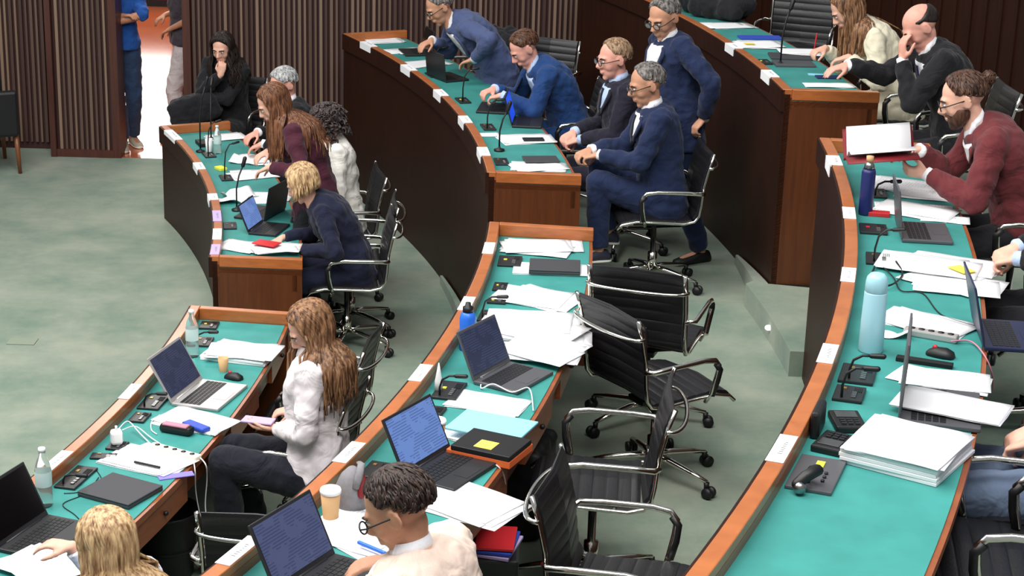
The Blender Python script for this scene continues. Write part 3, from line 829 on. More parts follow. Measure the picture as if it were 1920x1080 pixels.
# ---- hair
def cap_hair(front=52, side=2, back=-38, top_off=None, thick=1.07, lump=.005, bald=None, loose=70, lock_len=.04, volume=(1, 1, 1), sideburn=True, seed=1):
    def fn(b, mat):
        k = b.K; c = F3(b.hl, b.hf, b.hu, b.H, (0, -.012 * k, .036 * k)); R = (.079 * k * volume[0], .100 * k * volume[1], .087 * k * volume[2])
        mb = MB(); nu, nv = 48, 28; rings = []
        rnd = random.Random(seed)
        for i in range(nv + 1):
            el = math.radians(-60 + 150 * i / nv); ring = []
            for j in range(nu):
                az = 2 * PI * j / nu                       # 0 = left, 90 = front
                fr_ = math.sin(az); 
                if fr_ > 0: lim = side + (front - side) * max(0, (fr_ - .35) / .65) ** .7 if fr_ > .35 else side
                else: lim = side + (back - side) * min(1, (-fr_) * 1.3) ** .9
                mask = (math.degrees(el) - lim) / 9
                if bald is not None:
                    mask = min(mask, (bald - math.degrees(el) + 20 * max(0, -fr_)) / 9)
                mask = max(0, min(1, mask))
                nz = noise.noise(V((math.cos(az) * 3, math.sin(az) * 3, el * 3 + seed * 3))) * lump / .08
                q = .90 + (thick - .90 + nz) * mask
                p = V((R[0] * math.cos(el) * math.cos(az), R[1] * math.cos(el) * math.sin(az), R[2] * math.sin(el))) * q
                ring.append(F3(b.hl, b.hf, b.hu, c, p))
            rings.append(ring)
        mb.loft(rings)
        # short locks lying on the scalp
        for _ in range(loose * 4):
            az = rnd.uniform(0, 2 * PI); fr_ = math.sin(az)
            lim = (side + (front - side) * (max(0, (fr_ - .35) / .65) ** .7)) if fr_ > 0 else side + (back - side) * min(1, -fr_ * 1.3) ** .9
            hi = 88 if bald is None else bald + 26 * max(0, -fr_)
            if hi < lim + 12: continue
            el = math.radians(rnd.uniform(lim + 6, hi)); pts = []
            az2 = az
            for s in range(4):
                q = thick + .008 + .010 * math.sin(s * PI / 3)
                p = V((R[0] * math.cos(el) * math.cos(az2), R[1] * math.cos(el) * math.sin(az2), R[2] * math.sin(el))) * q
                pts.append(F3(b.hl, b.hf, b.hu, c, p)); el = (el + lock_len / .09 / 3 * .8 if fr_ > .25 else max(el - lock_len / .09 / 3, math.radians(lim + 9))); az2 += rnd.uniform(-.05, .10)
            mb.tube(pts, [.003 * k, .0042 * k, .0035 * k, .001], 5)
        o = link('hair', mb, mat, b.root); return o
    return fn
def long_hair(length=.35, part=0.0, n=190, front_open=.30, volume=1.0, wave=.006, fall=None, seed=3, drape=.05, messy=.004, bangs=False, curl=0.0, behind=False):
    "locks that leave a parting, follow the skull and then hang"
    def fn(b, mat):
        k = b.K; rnd = random.Random(seed)
        cap_hair(front=44, side=-8, back=-42, thick=1.08 * volume, lump=.004, seed=seed)(b, mat)
        c = F3(b.hl, b.hf, b.hu, b.H, (0, -.012 * k, .036 * k)); R = V((.079, .100, .087)) * k * volume
        mb = MB(); dn = V((0, 0, -1))
        for i in range(int(n * 1.9)):
            s = 1 if i % 2 else -1
            y0 = rnd.uniform(-.92, .72); back = rnd.random() < .38
            # direction of the lock on the skull: angle around the head measured from the top
            phi = rnd.uniform(-1.0, .55) if not back else rnd.uniform(-1.55, -1.0)  # forward/back bias
            L = length * rnd.uniform(.82, 1.0); off = 1.09 + rnd.random() * .05; pts = []
            ax = V((s * math.cos(phi), math.sin(phi), 0)); e0 = rnd.uniform(0.0, 1.15)
            p = None; steps = 9
            for q in range(steps):
                th = e0 + (1.75 - e0) * q / (steps - 1)
                pl = V((ax.x * math.sin(th) * R.x, (ax.y * math.sin(th) + .0) * R.y, math.cos(th) * R.z)) * off
                if q == 0: pl.x += part * .05
                if pl.y > .045 * k and pl.z < .03 * k:      # keep the face clear
                    pl.x = s * max(abs(pl.x), (.074 + .012 * rnd.random()) * k); pl.y = min(pl.y, (.045 + front_open * .05) * k)
                pts.append(F3(b.hl, b.hf, b.hu, c, pl))
            d = (pts[-1] - pts[-2]).normalized(); p = pts[-1]; ln = .03; used_ = .10
            ph = rnd.uniform(0, 6.28); out = (p - c); out.z = 0; out = out.normalized() if out.length > 1e-4 else b.hf * -1
            while used_ < L:
                d = (d * .55 + dn * .5 + b.hf * (-.10 if behind else 0)).normalized(); p = p + d * ln; used_ += ln
                w = math.sin(used_ * 38 + ph) * wave + (rnd.random() - .5) * messy
                q = p + b.hl * w + out * (w * .6)
                # rest on the shoulders and back instead of passing through them
                for t in (.55, .7, .8, .88, .94):
                    cc = b.sp(t); rr = (.158 if t < .85 else .135 if t < .92 else .10)
                    dv = q - cc
                    lat = dv.dot(b.ls); h = dv.z
                    if abs(h) < .07 and abs(lat) < .19:
                        pl2 = V((dv.x, dv.y, 0)); need = rr + .012
                        if pl2.length < need and pl2.length > 1e-4: q = cc + pl2.normalized() * need + V((0, 0, h))
                p = q; pts.append(q.copy())
            r0_ = rnd.uniform(.0042, .0072) * k; m = len(pts)
            mb.tube(pts, [r0_ * (1.0 if j < m * .7 else 1.0 - .85 * (j - m * .7) / (m * .3)) for j in range(m)], 5, flat=1.3)
        link('hair_locks', mb, mat, b.root)
    return fn
def curly_hair(rad=.125, n=230, seed=5, low=-.06):
    def fn(b, mat):
        k = b.K; rnd = random.Random(seed); mb = MB(); cap_hair(front=46, side=-10, back=-45, thick=1.25, lump=.02, seed=seed)(b, mat)
        c = F3(b.hl, b.hf, b.hu, b.H, (0, -.02 * k, .03 * k))
        for i in range(n):
            while True:
                d = V((rnd.gauss(0, 1), rnd.gauss(0, 1), rnd.gauss(0, 1))).normalized()
                if d.z < -.75: continue
                if d.y > .35 and d.z < .45: continue
                break
            a = rnd.uniform(.75, 1.0); o = V((d.x * .112, d.y * .125, d.z * .120 if d.z > 0 else d.z * .19)) * a * rad / .125
            o = o * k; t = d.orthogonal().normalized(); s = d.cross(t); pts = []
            for q in range(9):
                an = q * .95; pts.append(F3(b.hl, b.hf, b.hu, c, o + (t * math.cos(an) + s * math.sin(an)) * .012 + d * (q - 4) * .004 + V((0, 0, -.003 * q))))
            mb.tube(pts, .0065, 5)
        link('hair_curls', mb, mat, b.root)
    return fn
def bun_hair(b, mat):
    cap_hair(front=50, side=-2, back=-30, thick=1.07, lump=.004, loose=90, lock_len=.05, seed=9)(b, mat)
    k = b.K; rnd = random.Random(4); mb = MB(); c = F3(b.hl, b.hf, b.hu, b.H, (0, -.128 * k, .060 * k))
    for i in range(34):
        d = V((rnd.gauss(0, 1), rnd.gauss(0, 1), rnd.gauss(0, 1))).normalized(); t = d.orthogonal().normalized(); s = d.cross(t)
        mb.tube([c + (t * math.cos(a) + s * math.sin(a)) * rnd.uniform(.022, .034) + d * .006 for a in [q * .7 for q in range(8)]], .005, 5)
    mb.ell(c, (.026, .026, .026)); link('hair_bun', mb, mat, b.root)
def on_line(head_px, head_py, pelvis, L, pick):
    "head centre on the sight line through this pixel, at distance L from the pelvis; pick=-1 nearer solution"
    d = ray(head_px, head_py); o = CAM - V(pelvis); bq = o.dot(d); cq = o.dot(o) - L * L; disc = bq * bq - cq
    if disc < 0: return CAM + d * (-bq)
    return CAM + d * (-bq + pick * math.sqrt(disc))
for nm, c in dict(skin_fair=(222, 172, 150), skin_pink=(226, 164, 146), skin_tan=(198, 146, 118), skin_mid=(188, 132, 104)).items(): skin_mat(nm, c)
simple('eye_white', (214, 208, 204), 0.25); simple('lip', (176, 90, 88), 0.4)
for nm, a_, b_ in (('hair_brown', (44, 28, 22), (92, 62, 46)), ('hair_dark', (20, 15, 14), (48, 36, 32)), ('hair_grey', (120, 120, 122), (196, 196, 196)), ('hair_saltpepper', (64, 60, 58), (136, 130, 126)),
                   ('hair_sandy', (110, 84, 62), (172, 144, 116)), ('hair_blonde', (128, 92, 62), (220, 188, 142)), ('hair_auburn', (66, 38, 26), (128, 84, 56)), ('hair_long_brown', (70, 44, 30), (160, 118, 84)),
                   ('hair_curly_dark', (34, 28, 30), (84, 72, 70)), ('hair_midbrown', (58, 36, 26), (100, 66, 46)), ('hair_darkbrown', (30, 22, 20), (66, 50, 44))): hair_mat(nm, a_, b_)
for nm, c in dict(suit_navy=(28, 40, 72), suit_blue=(30, 62, 112), suit_bluegrey=(72, 84, 122), suit_black=(26, 26, 30), suit_charcoal=(38, 36, 44), suit_midnight=(30, 28, 42), maroon=(70, 28, 44), wine=(104, 44, 48), navy_knit=(24, 28, 50),
                  white_jacket=(228, 220, 222), white_blouse=(226, 222, 214), ivory=(222, 214, 190), beige=(220, 198, 184), shirt_white=(232, 232, 236), shirt_blue=(180, 200, 232), polo_blue=(34, 82, 158), jeans=(44, 62, 92), jeans_light=(92, 106, 128),
                  trouser_dark=(24, 26, 36), trouser_pale=(196, 184, 184), grey_top=(66, 58, 66), tie_dark=(22, 22, 34), tie_navy=(30, 30, 70), pale_top=(214, 222, 240), pattern_blue=(40, 70, 130)).items(): cloth(nm, c)
simple('pattern_shirt', (66, 96, 146), .8, noise_amt=.9, scale=16)
simple('cream_shoe', (176, 164, 146), .7); simple('sneaker_navy', (40, 42, 60), .7)

# ------------------------------------------------------------------ chairs
def arcpts(c, a0, a1, r, n, ax, ay):
    return [V(c) + V(ax) * (r * math.cos(a0 + (a1 - a0) * i / n)) + V(ay) * (r * math.sin(a0 + (a1 - a0) * i / n)) for i in range(n + 1)]
def shell(profile, w, th, pitch=.052, depth=.004, puff=.0):
    "padded sling following a profile in the YZ plane, with cross ribs"
    pr = [V(p) for p in profile]; s = [0]
    for i in range(1, len(pr)): s.append(s[-1] + (pr[i] - pr[i - 1]).length)
    n = int(s[-1] / .006); rings = []
    for i in range(n + 1):
        d = s[-1] * i / n; k = max(j for j in range(len(s)) if s[j] <= d + 1e-9); k = min(k, len(pr) - 2)
        p = pr[k].lerp(pr[k + 1], (d - s[k]) / (s[k + 1] - s[k]))
        t = (pr[k + 1] - pr[k]).normalized(); nn = V((1, 0, 0)).cross(t)
        q = abs(math.sin(PI * d / pitch)) ** .45; g = th * .5 * (.55 + .45 * q)
        e = min(1, min(d, s[-1] - d) / .02 + .3); g *= e
        rings.append([V((-w / 2, p.y, p.z)) + nn * g * .6, V((0, p.y, p.z)) + nn * g - nn * puff, V((w / 2, p.y, p.z)) + nn * g * .6, V((w / 2, p.y, p.z)) - nn * g * .6, V((0, p.y, p.z)) - nn * g - nn * puff, V((-w / 2, p.y, p.z)) - nn * g * .6])
    return MB().loft(rings, True, False)
def make_chair(label, group):
    t = empty('swivel_chair', (0, 0, 0), 0, label, 'chair', group)
    seatp = [(0, .25, .450), (0, .22, .478), (0, .15, .490), (0, .0, .483), (0, -.12, .476), (0, -.19, .486)]
    backp = [(0, -.20, .495), (0, -.225, .53), (0, -.235, .60), (0, -.245, .70), (0, -.275, .83), (0, -.300, .905)]
    link('seat', shell(seatp, .46, .030, puff=.012), 'leather', t)
    link('backrest', shell(backp, .445, .026, puff=.014), 'leather', t)
    for s in (-1, 1):
        mb = MB(); x = s * .238
        mb.tube([(x, .27, .430), (x, .24, .458), (x, .15, .480), (x, 0, .473), (x, -.14, .465), (x, -.205, .480), (x, -.232, .515), (x, -.242, .58), (x, -.252, .70), (x, -.282, .83), (x, -.306, .905)], .0115, 8, flat=.8)
        link('side_frame', mb, 'chrome', t)
        mb = MB(); x2 = s * .285
        mb.tube([(x, -.255, .655), (x2, -.235, .665), (x2 + s * .004, -.15, .672), (x2 + s * .004, .04, .678), (x2 + s * .003, .105, .668), (x2, .130, .640), (x2 - s * .01, .125, .58), (x2 - s * .02, .11, .50), (x, .10, .452)], .0105, 8, flat=1.25)
        link('armrest', mb, 'chrome', t)
        mb = MB(); mb.tube([(x2 + s * .003, .112, .650), (x2 - s * .001, .136, .618), (x2 - s * .011, .131, .56), (x2 - s * .021, .114, .49)], .0155, 8); link('arm_grip', mb, 'black', t)
    mb = MB(); mb.tube([(math.sin(a) * .25, -.272 - .085 * math.cos(a) ** .7 if abs(a) < 1.5 else -.275, .815) for a in [(-1.57 + 3.14 * i / 16) for i in range(17)]], .009, 8); link('back_brace', mb, 'chrome', t)
    mb = MB()
    for y in (.12, -.09): mb.tube([(-.238, y, .472), (-.12, y, .452), (0, y, .428), (.12, y, .452), (.238, y, .472)], .011, 8)
    mb.box((0, .01, .418), (.12, .26, .03), None, .008); link('seat_support', mb, 'dark_plastic', t)
    mb = MB(); mb.lathe([(.030, .10), (.030, .22), (.017, .225), (.017, .42)], n=16); link('column', mb, 'chrome', t)
    for i in range(5):
        a = i * 2 * PI / 5 + .3; c, s = math.cos(a), math.sin(a)
        mb = MB(); mb.tube([(c * .015, s * .015, .125), (c * .10, s * .10, .118), (c * .22, s * .22, .098), (c * .31, s * .31, .078)], [.022, .020, .016, .012], 8, flat=.8); lg = link('base_leg', mb, 'chrome', t)
        mb = MB(); mb.lathe([(.012, .045), (.014, .075)], (c * .31, s * .31, 0), 10)
        for q in (-1, 1):
            M = Matrix.Rotation(a, 3, 'Z') @ Matrix.Rotation(PI / 2, 3, 'X')
            mb.lathe([(.026, -.009), (.028, 0), (.026, .009)], V((c * .325 - s * .016 * q, s * .325 + c * .016 * q, .028)), 14, M)
        link('caster', mb, 'black', lg)
    return t
ch0 = make_chair('x', 'black ribbed swivel chairs with chrome arms')
for o in list(COL.objects):
    ks = [c for c in COL.objects if c.parent is o]
    if ks and o is ch0 or (o.parent is ch0): KIDS[o.name] = ks
used = [False]
def chair_at(loc, yaw, label):
    "yaw: direction the chair faces"
    rz = math.atan2(yaw[1], yaw[0]) - PI / 2
    if not used[0]:
        used[0] = True; ch0.location = loc; ch0.rotation_euler = (0, 0, rz); ch0['label'] = label; return ch0
    c = dup(ch0, loc, rz, label); KIDS.pop(c.name, None); return c
def face(p, deg=0):
    d = -er(p); return Matrix.Rotation(math.radians(deg), 3, 'Z') @ d
def chair(px, py, row, deg, label):
    p = at(px, py, FLO[row]); return chair_at(p, face(p, deg), label)
def chair_under(p, yaw, row, label, back=.04):
    y = V(yaw); y.z = 0; y.normalize()
    return chair_at(V((p[0], p[1], FLO[row])) + y * back, y, label)

# ------------------------------------------------------------------ things on the benches
def spot(px, py, row, deg=0, dz=0.0):
    p = at(px, py, MATZ[row] + dz); e = -er(p)
    return p, math.atan2(e.y, e.x) - PI / 2 + math.radians(deg)
def sheet_mb(w, l, curl=.004, seed=0, z=0, dog=0.0, th=.0012):
    nx, ny = 7, 9; top = []; rnd = random.Random(seed); a = rnd.uniform(-1, 1)
    for j in range(ny):
        for i in range(nx):
            x = (i / (nx - 1) - .5) * w; y = (j / (ny - 1) - .5) * l
            h = curl * (abs(noise.noise(V((x * 6 + seed, y * 6, seed * 1.7)))) * 1.6) + dog * max(0, (i / (nx - 1)) + (j / (ny - 1)) - 1.35) ** 2
            top.append(V((x, y, z + h + th)))
    vs = top + [V((p.x, p.y, p.z - th)) for p in top]; N = nx * ny; fs = []
    for j in range(ny - 1):
        for i in range(nx - 1):
            k = j * nx + i; fs.append((k, k + 1, k + nx + 1, k + nx)); fs.append((N + k, N + k + nx, N + k + nx + 1, N + k + 1))
    edge = [i for i in range(nx)] + [j * nx + nx - 1 for j in range(1, ny)] + [(ny - 1) * nx + i for i in range(nx - 2, -1, -1)] + [j * nx for j in range(ny - 2, 0, -1)]
    for a_, b_ in zip(edge, edge[1:] + edge[:1]): fs.append((a_, N + a_, N + b_, b_))
    return MB().add(vs, fs, True)
SEED = [10]
def papers(px, py, row, label, n=4, deg=0, w=.21, l=.297, spread=.05, rotj=14, mat='paper', dz=0, name='paper_pile', thick=0, group=None, curl=.004, mats=None):
    SEED[0] += 1; rnd = random.Random(SEED[0])
    deg = deg - 90 if deg >= 40 else deg; p, rz = spot(px, py, row, deg, dz); t = empty(name, p, rz, label, 'papers', group)
    z = .0005
    if thick:
        for q in range(max(2, int(thick / .012))):
            mb = MB(); hh = thick / max(2, int(thick / .012)); M = Matrix.Rotation(math.radians(rnd.uniform(-rotj, rotj) * .25), 3, 'Z')
            mb.box((rnd.uniform(-.006, .006), rnd.uniform(-.006, .006), z + hh / 2), (w, l, hh - .001), M, .0015); link('paper_bundle', mb, 'paper', t); z += hh
    for i in range(n):
        mb = sheet_mb(w, l, curl, SEED[0] * 3 + i)
        o = link('sheet', mb, (mats[i % len(mats)] if mats else ('printed' if (mat == 'mix' and i % 2 == 0) or mat == 'printed' else 'paper')), t)
        o.location = (0 if i == 0 and n == 1 else rnd.uniform(-spread, spread), 0 if n == 1 else rnd.uniform(-spread, spread), z + i * .0024); o.rotation_euler = (0, 0, 0 if n == 1 else math.radians(rnd.uniform(-rotj, rotj)))
    return t
def laptop(px, py, row, label, deg=0, body='laptop_black', screen='screen_off', w=.33, l=.225, lean=18, dz=0, opened=True, loc=None, rz=None, keys='key_dark'):
    if loc is None: p, rz_ = spot(px, py, row, deg, dz)
    else: p, rz_ = V(loc), rz
    t = empty('laptop', p, rz_, label, 'laptop')
    mb = MB(); mb.box((0, 0, .009), (w, l, .016), None, .004); base = link('base', mb, body, t)
    if not opened:
        mb = MB(); mb.box((0, 0, .0215), (w, l, .008), None, .004); link('lid', mb, body, t); return t
    mb = MB(); kh = l * .46
    for r in range(5):
        for c in range(13):
            mb.box(((c - 6) * w * .069, l * .14 + (2 - r) * kh / 5.2 , .0178), (w * .060, kh / 6.3, .0018))
    link('keyboard', mb, keys, base)
    mb = MB(); mb.box((0, -l * .30, .0174), (w * .32, l * .27, .0012)); link('touchpad', mb, body, base)
    a = math.radians(lean); M = Matrix.Rotation(-a, 3, 'X'); hy, hz = l / 2 - .004, .016
    def Q(x, y, z): return M @ V((x, y, z)) + V((0, hy, hz))
    mb = MB(); mb.box(Q(0, .004, l / 2), (w, .008, l), M, .003); lid = link('lid', mb, body, t)
    mb = MB(); mb.box((0, 0, 0), (w * .93, l * .86, .0012)); s = link('screen', mb, screen, lid)
    s.matrix_local = Matrix.Translation(Q(0, -.0012, l * .52)) @ (M @ Matrix.Rotation(PI / 2, 3, 'X')).to_4x4()
    mb = MB()
    mb.tube([(-.34 * w, hy, hz), (.34 * w, hy, hz)], .006, 8)
    link('hinge', mb, body, base)
    return t
def console(px, py, row, label, deg=0, mic=0, lamp='neon_yellow', w=.17, l=.085, stem_h=.16, rx=0.0):
    p, rz = spot(px, py, row, deg); t = empty('microphone_console', p, rz, label, 'console', None)
    mb = MB(); mb.box((0, 0, .006), (w, l, .012), None, .003); link('base_plate', mb, 'dark_plastic', t)
    mb = MB()
    for i in range(4): mb.box((-w * .30 + i * w * .10, -l * .18, .014), (w * .07, l * .16, .005), None, .001)
    link('buttons', mb, 'steel', t)
    mb = MB(); k_ = (int(px) * 7 + int(py)) % 3; mb.box((w * (.25 - .1 * k_), l * .2, .0135), (w * .10, l * .14, .003)); link('indicator', mb, ('brass', 'steel', lamp)[k_], t)
    mb = MB()
    for i in range(5): mb.box((w * .22, -l * .38 + i * .006, .0135), (w * .3, .0025, .003))
    link('speaker_slots', mb, 'black', t)
    if mic:
        mb = MB(); hx = -w * .36
        pts = [(hx, l * .2, .012), (hx, l * .2, stem_h * .45), (hx + rx * .3, l * .2 - .01, stem_h * .8), (hx + rx * .7, l * .2 - .04, stem_h), (hx + rx, l * .2 - .07, stem_h * 1.02)]
        mb.tube(pts, .005, 6); st = link('gooseneck', mb, 'black', t)
        mb = MB(); mb.cap_tube([pts[-1], V(pts[-1]) + (V(pts[-1]) - V(pts[-2])).normalized() * .04], [.009, .010], 10); link('microphone', mb, 'black', st)
    return t
def phone_unit(px, py, row, label, deg=0):
    p, rz = spot(px, py, row, deg); t = empty('desk_telephone', p, rz, label, 'telephone')
    mb = MB(); mb.box((0, 0, .012), (.10, .15, .024), None, .006); link('base', mb, 'black', t)
    mb = MB(); mb.box((0, .03, .026), (.07, .05, .004), None, .001); link('display', mb, 'steel', t)
    mb = MB()
    for i in range(3):
        for j in range(3): mb.box((-.022 + i * .022, -.05 + j * .018, .026), (.015, .011, .005))
    link('buttons', mb, 'dark_plastic', t); return t
def cup(px, py, row, label, mat='kraft', h=.10, r=.036, lid='white_plastic', dz=0):
    p, rz = spot(px, py, row, 0, dz); t = empty('paper_cup', p, rz, label, 'cup')
    mb = MB(); mb.lathe([(r * .72, 0), (r * .74, .003), (r, h), (r * .95, h), (r * .70, .006), (.002, .005)], cap=False); link('cup_body', mb, mat, t)
    if lid: mb = MB(); mb.lathe([(r * 1.05, h - .004), (r * 1.07, h + .004), (r * .98, h + .012), (r * .9, h + .008), (.002, h + .007)], cap=True); link('lid', mb, lid, t)
    else: mb = MB(); mb.lathe([(.001, h * .6), (r * .86, h * .6)], cap=False); link('coffee', mb, 'hair_dark', t)
    return t
def water_bottle(px, py, row, label, h=.23, r=.034, z0=None, cap='white_plastic'):
    p, rz = spot(px, py, row); t = empty('water_bottle', p, rz, label, 'bottle')
    mb = MB(); mb.lathe([(r * .9, 0), (r, .01), (r, h * .28), (r * .94, h * .31), (r, h * .34), (r, h * .62), (r * .8, h * .74), (r * .38, h * .88), (r * .36, h * .95)], n=20); link('bottle_body', mb, 'clear_plastic', t)
    mb = MB(); mb.lathe([(r * 1.01, h * .36), (r * 1.02, h * .37), (r * 1.02, h * .60), (r * 1.01, h * .61)], n=20, cap=False); link('bottle_label', mb, 'pale_label', t)
    mb = MB(); mb.lathe([(r * .44, h * .93), (r * .44, h), (.002, h)], n=14); link('cap', mb, cap, t); return t
simple('pale_label', (206, 226, 224), .5)
def mouse(px, py, row, label, deg=0, dz=0):
    deg -= 90
    p, rz = spot(px, py, row, deg, dz); t = empty('computer_mouse', p, rz, label, 'computer mouse')
    rings = []
    for y, w, h in ((-.052, .012, .012), (-.045, .024, .024), (-.02, .031, .034), (.015, .029, .032), (.042, .024, .020), (.052, .010, .010)):
        rings.append([V((w * math.cos(a), y, max(0, h * math.sin(a)) + .001)) for a in [i * PI / 8 for i in range(16)]])
    mb = MB(); mb.loft(rings); link('body', mb, 'black', t)
    mb = MB(); M = Matrix.Rotation(PI / 2, 3, 'Y'); mb.lathe([(.009, -.004), (.009, .004)], (0, .022, .030), 12, M); link('scroll_wheel', mb, 'red', t); return t
def card(px, py, row, label, ln=.20, mat='plate_card', flap=.0, off=0.0):
    q = at(px, py, TOP[row] + .004); a = ang(q); R = RAD[row]; mid = pol(R + LW / 2, a, TOP[row])
    t = empty('name_card', (0, 0, 0), 0, label, 'name card', 'name cards along the bench ledges')
    h = ln / 2 / R; mb = MB(); mb.arc(R - .004, R + LW - .003, TOP[row] + .0006, TOP[row] + .003, a - h, a + h, 6)
    if flap: mb.arc(R - .014, R - .003, TOP[row] - flap, TOP[row] + .003, a - h, a + h, 6)
    link('card', mb, mat, t)
    mb = MB(); rnd = random.Random(int(px))
    for i in range(7):
        b = a + (i - 3) * h * .14 + rnd.uniform(-.1, .1) * h * .1; mb.arc(R + .018 + rnd.uniform(0, .008), R + .034, TOP[row] + .0028, TOP[row] + .0036, b, b + h * .05, 1)
    link('lettering', mb, 'ink', t); return t
def cable(pts, label, mat='white_plastic', r=.003, name='cable'):
    P = [V(p) for p in pts]; out = []
    for i in range(len(P) - 1):
        p0, p1, p2, p3 = P[max(i - 1, 0)], P[i], P[i + 1], P[min(i + 2, len(P) - 1)]
        for q in range(6):
            t = q / 6; out.append(.5 * ((2 * p1) + (p2 - p0) * t + (2 * p0 - 5 * p1 + 4 * p2 - p3) * t * t + (3 * p1 - p0 - 3 * p2 + p3) * t ** 3))
    out.append(P[-1]); mb = MB(); mb.tube(out, r, 6); return tag(link(name, mb, mat), label, 'cable')
def slab(px, py, row, label, size, mat, name, cat, deg=0, dz=0, bev=.003, group=None):
    deg = deg - 90 if deg >= 40 else deg; p, rz = spot(px, py, row, deg, dz); mb = MB(); mb.box((0, 0, size[2] / 2), size, None, bev); o = link(name, mb, mat); o.location = p; o.rotation_euler = (0, 0, rz); return tag(o, label, cat, group)

# ------------------------------------------------------------------ the people in their places
def seat(row, px, dr=.32, near=False):
    return ring_at(RAD[row] + DW + dr, FLO[row] + .55, px, *((-.75, .02) if near else (.06, .5)))
def onplane(px, py, P, yaw, off):
    "point on this sight line in the body's own fore-and-aft plane, off metres to its left"
    l = V((0, 0, 1)).cross(V(yaw)).normalized(); d = ray(px, py); t = ((V(P) + l * off) - CAM).dot(l) / d.dot(l)
    return CAM + d * t
def D(*v): return V(v).normalized()
def seated(label, row, px, hp, dr=.32, pel=None, L=.70, pick=1, S=1.0, deg=0, near=False, zmin=None, chairlabel=None, hands=((0, 0), (0, 0)), hz=(.03, .03), look=None, back=.04, **k):
    best = None; Rt = RAD[row] + DW + dr
    for i in range(60):
        z = (.86 if zmin is None else zmin) + i * (.55 + L * S * .985 - (.86 if zmin is None else zmin)) / 59
        H = at(hp[0], hp[1], FLO[row] + z); yaw = face(H, deg); fwd_ = math.sqrt(max(0, (L * S) ** 2 - (z - .55) ** 2))
        P = H - yaw * fwd_; P.z = FLO[row] + .55; e = abs(math.hypot(P.x - CX, P.y - CY) - Rt)
        if best is None or e < best[0]: best = (e, H, P, z)
    e, H, P, z = best; yaw = face(P, deg); H = V(H)
    if pel:
        P = at(pel[0], pel[1], FLO[row] + .57); yaw = face(P, deg); H = onplane(hp[0], hp[1], P, yaw, pel[2]); H = P + (H - P).normalized() * L * S
    print('ERR %.2f z %.2f pelvis %s' % (e, z, [round(q) for q in proj(P)]))
    hs = []
    for q, z in zip(hands, hz):
        hs.append(None if q is None else V(q) if isinstance(q, V) else (onplane(q[0], q[1], P, yaw, q[2]) if len(q) == 3 else at(q[0], q[1], MATZ[row] + z)))
    if k.get('feet'): k['feet'] = [onplane(f[0], f[1], P, yaw, f[2]) - V((0, 0, .06)) for f in k['feet']]
    if look is None: look = yaw + V((0, 0, -.45))
    b = person(label, P, yaw, H, look, hands=hs, floor=FLO[row], S=S, **k)
    sp_ = (H - P).normalized(); print('PERSON', label[:50], 'lean fwd %.2f side %.2f up %.2f' % (sp_.dot(yaw), sp_.dot(V((0, 0, 1)).cross(yaw)), sp_.z), 'gap', round((H - P).length, 2), [round(x, 2) for x in H], [[round(x, 2) for x in h] if h is not None else None for h in hs])
    if chairlabel: chair_under(P, yaw, row, chairlabel, back)
    return b
ONLY = None
# -- far left bench
def p_far_woman():
    y = 15.25; P = CAM + ray(428, 200) * (y / ray(428, 200).y); P.z = .55
    H = on_line(417, 92, P, .70, -1)
    yaw = D(-.35, -1, 0)
    ch = H - V((0, 0, .16)) + yaw * .10
    person('person with long dark hair in a black coat, hand on chin, against the slatted wall', P, yaw, H, D(-.25, -1, -.35), hands=(P + V((-.16, -.26, .28)), H + V((.01, -.10, -.13))), fem=True, skin='skin_fair', top='suit_black', legs='suit_black', shirt=None, hair=long_hair(.42, seed=21, wave=.012, volume=1.08), hairmat='hair_dark', hdir=(D(.9, -.3, .1), D(.15, .05, 1)), hn=(V((0, -1, .3)), D(0, -1, 0)), curl=(.3, .8), poles=(D(.7, -.3, -1), D(-.4, -.5, -1)), collar='suit_black')
    chair_under(P, yaw, 'A', 'chair under the woman with hand on chin, by the slatted wall')
p_far_woman()
seated('person with short silver hair in dark suit, behind the woman in maroon', 'A', 562, (533, 160), L=.70, hands=((478, 275, .10), (470, 255, -.06)), top='suit_black', legs='suit_black', shirt='shirt_white', hair=cap_hair(50, 4, -36, lump=.008, thick=1.12), hairmat='hair_grey', skin='skin_pink', look=D(-.7, -.5, -.5), chairlabel='chair of the silver haired man at the far left bench')
def p_maroon():
    H = at(513, 195, 1.52); yaw = face(H, 0); P = H - yaw * .27; P.z = .90; print('rad', math.hypot(P.x - CX, P.y - CY) - RAD['A'], proj(P))
    print('MAROON', H, P)
    person('person with long auburn hair in a maroon jacket, leaning over the far left bench', P, yaw, H, (yaw + V((0, -.1, -.75))), hands=(onplane(490, 320, P, yaw, .10), onplane(488, 292, P, yaw, -.10)), standing=True, fem=True, top='maroon', legs='suit_black', shirt=None, collar='maroon', hair=long_hair(.50, seed=33, n=170), hairmat='hair_auburn', skin='skin_fair', floor=0)
p_maroon()
seated('person with curly dark hair in white blouse, seated beyond the blonde in navy', 'A', 634, (612, 232), L=.70, fem=True, hands=((560, 330, .12), (556, 312, -.1)), top='white_blouse', legs='trouser_dark', jacket=True, hair=curly_hair(.135), hairmat='hair_curly_dark', look=D(-.9, .1, -.5), chairlabel='chair of the curly haired woman in white')
seated('person with short blonde hair in a navy jacket at the far left bench', 'A', 636, (567, 345), L=.66, fem=True, hands=((548, 474, .13), (512, 455, -.10)), top='navy_knit', legs='navy_knit', jacket=True, hair=long_hair(.19, seed=8, n=150, volume=1.05, wave=.010), hairmat='hair_blonde', look=D(-.95, .1, -.65), chairlabel='chair of the blonde woman in navy, nearest on the far left bench', pick=1, shoe='black', S=.97)
